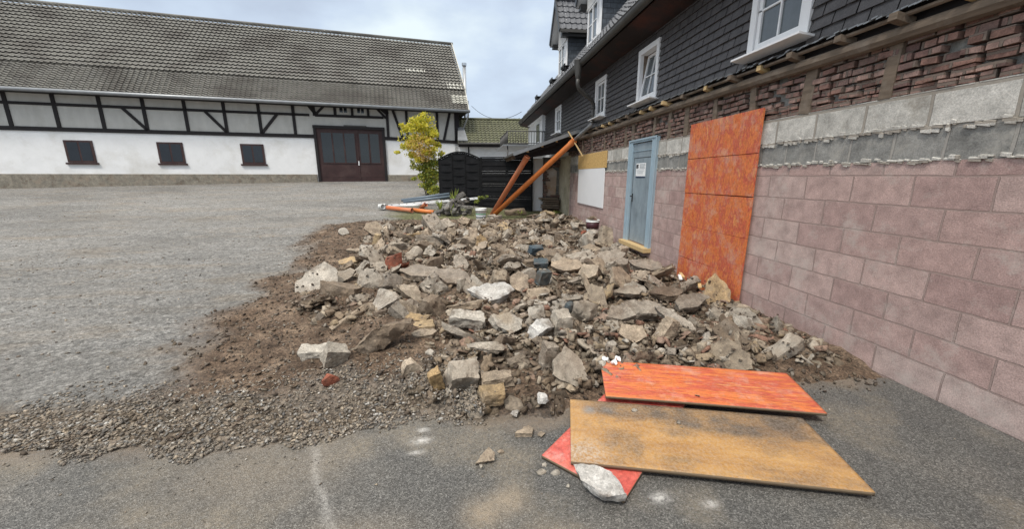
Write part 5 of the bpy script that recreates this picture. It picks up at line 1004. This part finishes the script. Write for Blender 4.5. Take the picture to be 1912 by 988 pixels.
tag(MP().pipe((-1.75, 15.3, .48), (-1.5, 15.05, .66), .075, sock=.08).build('pipe_elbow', M['orangepipe'], smooth=True), 'small red-orange pipe elbow standing open behind the lying orange pipes', 'pipe elbow')
tag(MB().tube([(-2.45, 15.0, .62), (-1.9, 14.9, .62), (-1.75, 15.1, .6)], .05, 8).build('plastic_sheet_roll', M['bucketwhite'], smooth=True), 'crumpled pale roll lying over the orange pipes', 'roll')
tag(MP().pipe((-2.55, 16.0, .76), (-.62, 15.75, 1.02), .055).build('grey_pipe', M['greypipe'], smooth=True), 'rear blue-grey pipe lying above the white ladder', 'pipe', 'blue-grey pipes')
tag(MP().pipe((-2.45, 15.85, .70), (-.58, 15.6, .92), .055).build('grey_pipe', M['greypipe'], smooth=True), 'front blue-grey pipe lying above the white ladder', 'pipe', 'blue-grey pipes')
ld = thing('ladder', 'white aluminium ladder lying flat on the stones before the black fence', 'ladder', (-2.9, 15.4, .55))
for dy, dz in ((0, 0), (.3, .02)):
    MB().beam((-3.0, 15.3+dy, .58+dz), (.48, 14.85+dy, .87+dz), .03, .048).build('rail', M['pvc'], ld)
for k in range(12):
    t = (k+.5)/12; MB().beam((-3.0+3.48*t, 15.3-.45*t, .58+.29*t), (-3.0+3.48*t, 15.6-.45*t, .60+.29*t), .03, .03).build('rung', M['black'], ld)
tag(MB().beam((3.16, 11.9, 3.03), (3.43, 11.2, 2.27), .035, .02).build('lath', M['newwood']), 'thin raw wooden lath crossing the top of the long orange pipe', 'lath')
# dark stones heaped in front of the fence
HEAP = []
for k in range(32):
    a = nr.uniform(0, 6.28); q = nr.rand()**.6; x, y = -.45+math.cos(a)*q*.72, 13.7+math.sin(a)*q*.34; s_ = nr.uniform(.18, .36); kd = ('block', 'slab', 'stone')[nr.randint(3)]; i = nr.randint(len(lib[kd]))
    o = rock_obj('dark_stone', lib[kd][i], x, y, (nr.normal(10, 30), nr.normal(0, 30), nr.uniform(0, 360)), (s_, s_, s_*1.0), -.02, M['heap'] if 'heap' in M else M.setdefault('heap', rockmat('dark_grey_rubble_stone', [(.07, .066, .062), (.15, .14, .13), (.10, .095, .09), (.22, .21, .195)], dust=(.16, .15, .13))), .8, v=libv[kd][i])
    HEAP.append((o, x, y, o.location.z, s_, kd))
hz = sorted(h[3] for h in HEAP); HL = []
for o, x, y, z_, s_, kd in HEAP:
    side = 'far left' if x < -.85 else 'left' if x < -.55 else 'middle' if x < -.25 else 'right' if x < .05 else 'far right'
    lv = 'bottom' if z_ < hz[len(hz)//3] else 'middle height' if z_ < hz[2*len(hz)//3] else 'top'; dp = 'front' if y < 13.8 else 'back'
    HL.append((o, f"{'large' if s_ > .27 else 'medium' if s_ > .21 else 'small'} dark {dict(block='squared stone', slab='flat stone', stone='lumpy stone')[kd]} at {dp} {side}, {lv} of the heap", s_))
for lab in sorted({h[1] for h in HL}):
    its = sorted([h for h in HL if h[1] == lab], key=lambda h: -h[2]); n_ = len(its)
    for k, h in enumerate(its):
        a_ = '' if n_ == 1 else ('larger ', 'smaller ')[k] if n_ == 2 else ('largest ', 'second largest ', 'third largest ', 'smallest ')[min(k, 3) if k < n_-1 else 3]
        tag(h[0], (a_+lab.split(' ', 1)[1]) if a_ else lab, 'stone', 'dark stones heaped before the black fence')
for x, y, dm, lab in ((1.75, 13.6, (.75, .4, .2), 'long brown stone lying at the foot of the slatted fence'), (.86, 12.75, (.28, .2, .14), 'grey stone right beside the white bucket'), (1.05, 12.55, (.3, .2, .12), 'pale grey stone propping the lower ends of the orange pipes')):
    o = rock_obj('stone_block', rock_mesh('stone_block', 'block', int(x*70), *dm, target=.05), x, y, (5, -6, 8), sink=.1, mat=M['brown'] if dm[0] > .5 else M['grey']); tag(o, lab, 'stone')
# ------------------------------------------------------------------ buckets
def zat(x, y): iy, ix = cells(np.array([[x, y, 0.]])); return float(H[iy[0], ix[0]])
def bucket(x, y, r0, h_, label, bandmat, z=None):
    z = zat(x, y)-.02 if z is None else z; t = thing('bucket', label, 'bucket', (x, y, z))
    MB().lathe((x, y, z), [(r0*.86, 0), (r0*.88, .01), (r0*.98, h_*.82), (r0*1.04, h_*.83), (r0*1.04, h_*.86), (r0, h_*.87), (r0*1.02, h_*.97), (r0*1.06, h_), (r0*.98, h_), (r0*.95, h_*.85), (r0*.84, .02)], 28).build('pail', M['bucketwhite'], t, smooth=True)
    for (a, b, m_) in bandmat:
        rr = lambda q: r0*(.878+.104*q/.82)+.002
        MB().lathe((x, y, z), [(rr(a), h_*a), (rr(b), h_*b), (rr(b)-.001, h_*b), (rr(a)-.001, h_*a)], 28).build('label_band', m_, t, smooth=True)
    hd_ = MB().tube([(x+math.cos(a)*r0*1.07, y-.02-abs(math.sin(a))*.02, z+h_*.84-math.sin(a)*.6*r0) for a in [math.pi*i/10 for i in range(11)]], .004, 6); hd_.build('handle', M['zinc'], t); return t, z
bucket(.50, 12.55, .18, .36, 'white plastic bucket with a green stripe standing before the dark fence', [(.46, .52, M['green']), (.15, .40, M['inkgrey'])], z=.33)
t_, z_ = bucket(3.26, 9.55, .17, .30, 'white and dark red paint bucket heaped with debris at the pink wall', [(.22, .80, M['winered'])])
v, f = P_med[3]; P3 = MB()
for k in range(14):
    v, f = P_med[nr.randint(20)]; o_ = np.array((3.26+nr.normal(0, .06), 9.55+nr.normal(0, .06), z_+.29+nr.uniform(0, .08))); k0 = len(P3.v); P3.v += [tuple(p) for p in v*.11+o_]; P3.f += [tuple(int(a)+k0 for a in q) for q in f]; P3.mi += [0]*len(f)
P3.build('debris_fill', M['debris'], t_)
# ------------------------------------------------------------------ plants
def leaves(name, blobs, n, size, mat, parent, seed, flat=.5):
    r = np.random.RandomState(seed); off = np.array(OFF[parent.name]); wts = np.array([b[6] for b in blobs], float); wts /= wts.sum(); V = []; 
    which = r.choice(len(blobs), n, p=wts)
    for w_ in which:
        cx, cy, cz, rx, ry, rz, _ = blobs[w_]; d = r.normal(size=3); d /= np.linalg.norm(d); q = r.rand()**.45
        p = np.array((cx, cy, cz))+d*np.array((rx, ry, rz))*q
        a = r.normal(size=3); a /= np.linalg.norm(a); b = np.cross(a, r.normal(size=3)); b /= np.linalg.norm(b); s_ = size*r.uniform(.6, 1.3); c_ = np.cross(a, b)
        V += [p-a*s_, p-a*s_*.2+b*s_*.45+c_*s_*.08, p+a*s_, p-a*s_*.2-b*s_*.45+c_*s_*.08]
    V = np.array(V)-off; me = npmesh(name, V, np.arange(len(V)).reshape(-1, 4)); return link(name, me, mat, parent)
tr = thing('hop_covered_shrub', 'tall yellow-green shrub with tan hop clusters in front of the white barn wall', 'shrub', (-1.75, 18.3, .85))
tk = MB()
r = random.Random(4)
for (x0, x1, zt) in ((-1.72, -2.1, 3.9), (-1.68, -1.55, 4.3), (-1.62, -1.15, 3.2), (-1.78, -2.5, 3.2), (-1.7, -1.8, 4.4), (-1.6, -1.3, 2.6)):
    tk.tube([(x0, 18.3, .8), (x0*.7+x1*.3+r.uniform(-.06, .06), 18.3+r.uniform(-.1, .1), .8+(zt-.8)*.35), (x0*.35+x1*.65+r.uniform(-.06, .06), 18.3+r.uniform(-.2, .2), .8+(zt-.8)*.7), (x1, 18.3+r.uniform(-.3, .3), zt)], .032, 6, r2=.008)
tk.build('stems', M['bark'], tr)
cl = []
for _ in range(46):
    a = r.uniform(0, 6.28); q = r.random()**.5; cl.append((-1.93+math.cos(a)*q*.74, 18.3+r.uniform(-.55, .55), 3.28+math.sin(a)*q*.9, .24, .22, .19, 1))
cl += [(-2.95, 18.2, 2.75, .18, .15, .1, .5), (-2.7, 18.2, 3.9, .16, .1, .12, .6), (-1.75, 18.3, 4.35, .16, .15, .2, .8), (-1.55, 18.3, 4.15, .2, .2, .14, .6), (-1.1, 18.2, 3.1, .16, .1, .2, .5), (-.95, 18.2, 2.75, .13, .1, .12, .4), (-1.3, 18.3, 3.75, .2, .2, .2, .8)]
cl = [(a_, b_, c_, d_*.8, e_*.8, f_*.8, g_) for a_, b_, c_, d_, e_, f_, g_ in cl]+[(-1.95, 18.3, 3.25, .95, .6, 1.1, 6), (-1.7, 18.3, 3.95, .55, .5, .6, 4)]
leaves('leaves', cl, 6000, .06, M['yleaf'], tr, 1)
lw = [(-1.6, 18.3, 2.0, .5, .4, .8, 5)]+[(-1.75+.25*math.sin(k*1.7)+.12*k/10, 18.3, 2.4-k*.11, .36-.01*k, .3, .13, 1) for k in range(13)]+[(-1.25, 18.2, 2.3, .25, .2, .25, 1), (-1.2, 18.2, 1.8, .18, .2, .25, .8), (-2.3, 18.2, 2.2, .15, .15, .25, .5), (-1.05, 18.2, 2.65, .12, .1, .2, .5), (-1.35, 18.1, 1.2, .22, .2, .12, .9), (-2.3, 18.2, 1.6, .14, .1, .08, .3), (-1.45, 18.1, 1.0, .28, .2, .12, .8)]
leaves('lower_leaves', lw, 4200, .055, M['gleaf'], tr, 2); leaves('yellow_lower_leaves', lw, 1700, .05, M['yleaf'], tr, 5)
leaves('hop_cones', [(-1.9, 17.75, 3.05, .66, .3, .5, 1), (-1.8, 17.8, 2.6, .42, .3, .3, .6)], 1000, .042, M['hops'], tr, 3)
def tuft(x, y, z, n, h_, label, mat, wd=.02, spread=.25):
    t = thing('grass_tuft', label, 'plant', (x, y, z)); m_ = MB()
    for _ in range(n):
        a = rnd.uniform(0, 6.28); b = rnd.uniform(.05, spread); hh = h_*rnd.uniform(.6, 1.1); d = Vector((math.cos(a), math.sin(a), 0)); s_ = Vector((-d.y, d.x, 0))*wd
        p = [Vector((x, y, z))+d*.04+d*b*(q**1.8)+Vector((0, 0, hh*q*(1-.25*q*b/spread))) for q in (0, .35, .7, 1)]
        m_.add([p[0]-s_*.6, p[0]+s_*.6, p[1]-s_, p[1]+s_, p[2]-s_*.8, p[2]+s_*.8, p[3]], [(0, 1, 3, 2), (2, 3, 5, 4), (4, 5, 6)])
    m_.build('blades', M[mat], t); return t
tuft(-.42, 15.2, .5, 34, .85, 'tall yellowing iris leaves in front of the arched fence panel', 'gleaf', .022, .3)
tuft(-.95, 14.9, .48, 26, .38, 'low green leaves under the left part of the white ladder', 'gleaf', .025, .25)
tuft(-.5, 14.7, .46, 22, .36, 'low green leaves under the middle of the white ladder', 'gleaf', .025, .25)
tuft(1.9, 13.3, .42, 26, .14, 'matted grass tuft at the foot of the slatted fence', 'gleaf', .01, .3); tuft(2.9, 12.6, .42, 40, .2, 'dry weeds at the foot of the white shed wall', 'gleaf', .008, .4)
sp_ = thing('leafy_stem', 'leafy branching stem leaning right behind the white bucket', 'plant', (.3, 14.1, .42))
MB().tube([(.22, 14.1, .45), (.33, 14.1, .7), (.5, 14.1, .9), (.75, 14.1, .98)], .01, 5).build('stem', M['bark'], sp_)
leaves('leaves', [(.42, 14.1, .82, .1, .08, .08, 1), (.58, 14.1, .94, .14, .08, .07, 1), (.78, 14.1, .98, .07, .05, .05, .6)], 110, .05, M['gleaf'], sp_, 9)
ft = thing('distant_tree', 'treetop showing above the mossy outbuilding roof', 'tree', (4.3, 36, 1.5))
MB().tube([(4.3, 36, 1.5), (4.25, 36, 4), (4.3, 36, 6.2)], .18, 8, r2=.05).build('trunk', M['bark'], ft)
leaves('crown', [(4.3+nr.normal(0, .7), 36+nr.normal(0, .5), 5.3+nr.normal(0, .55), .5, .5, .4, 1) for _ in range(14)], 2200, .1, M['darkgreen'], ft, 8)
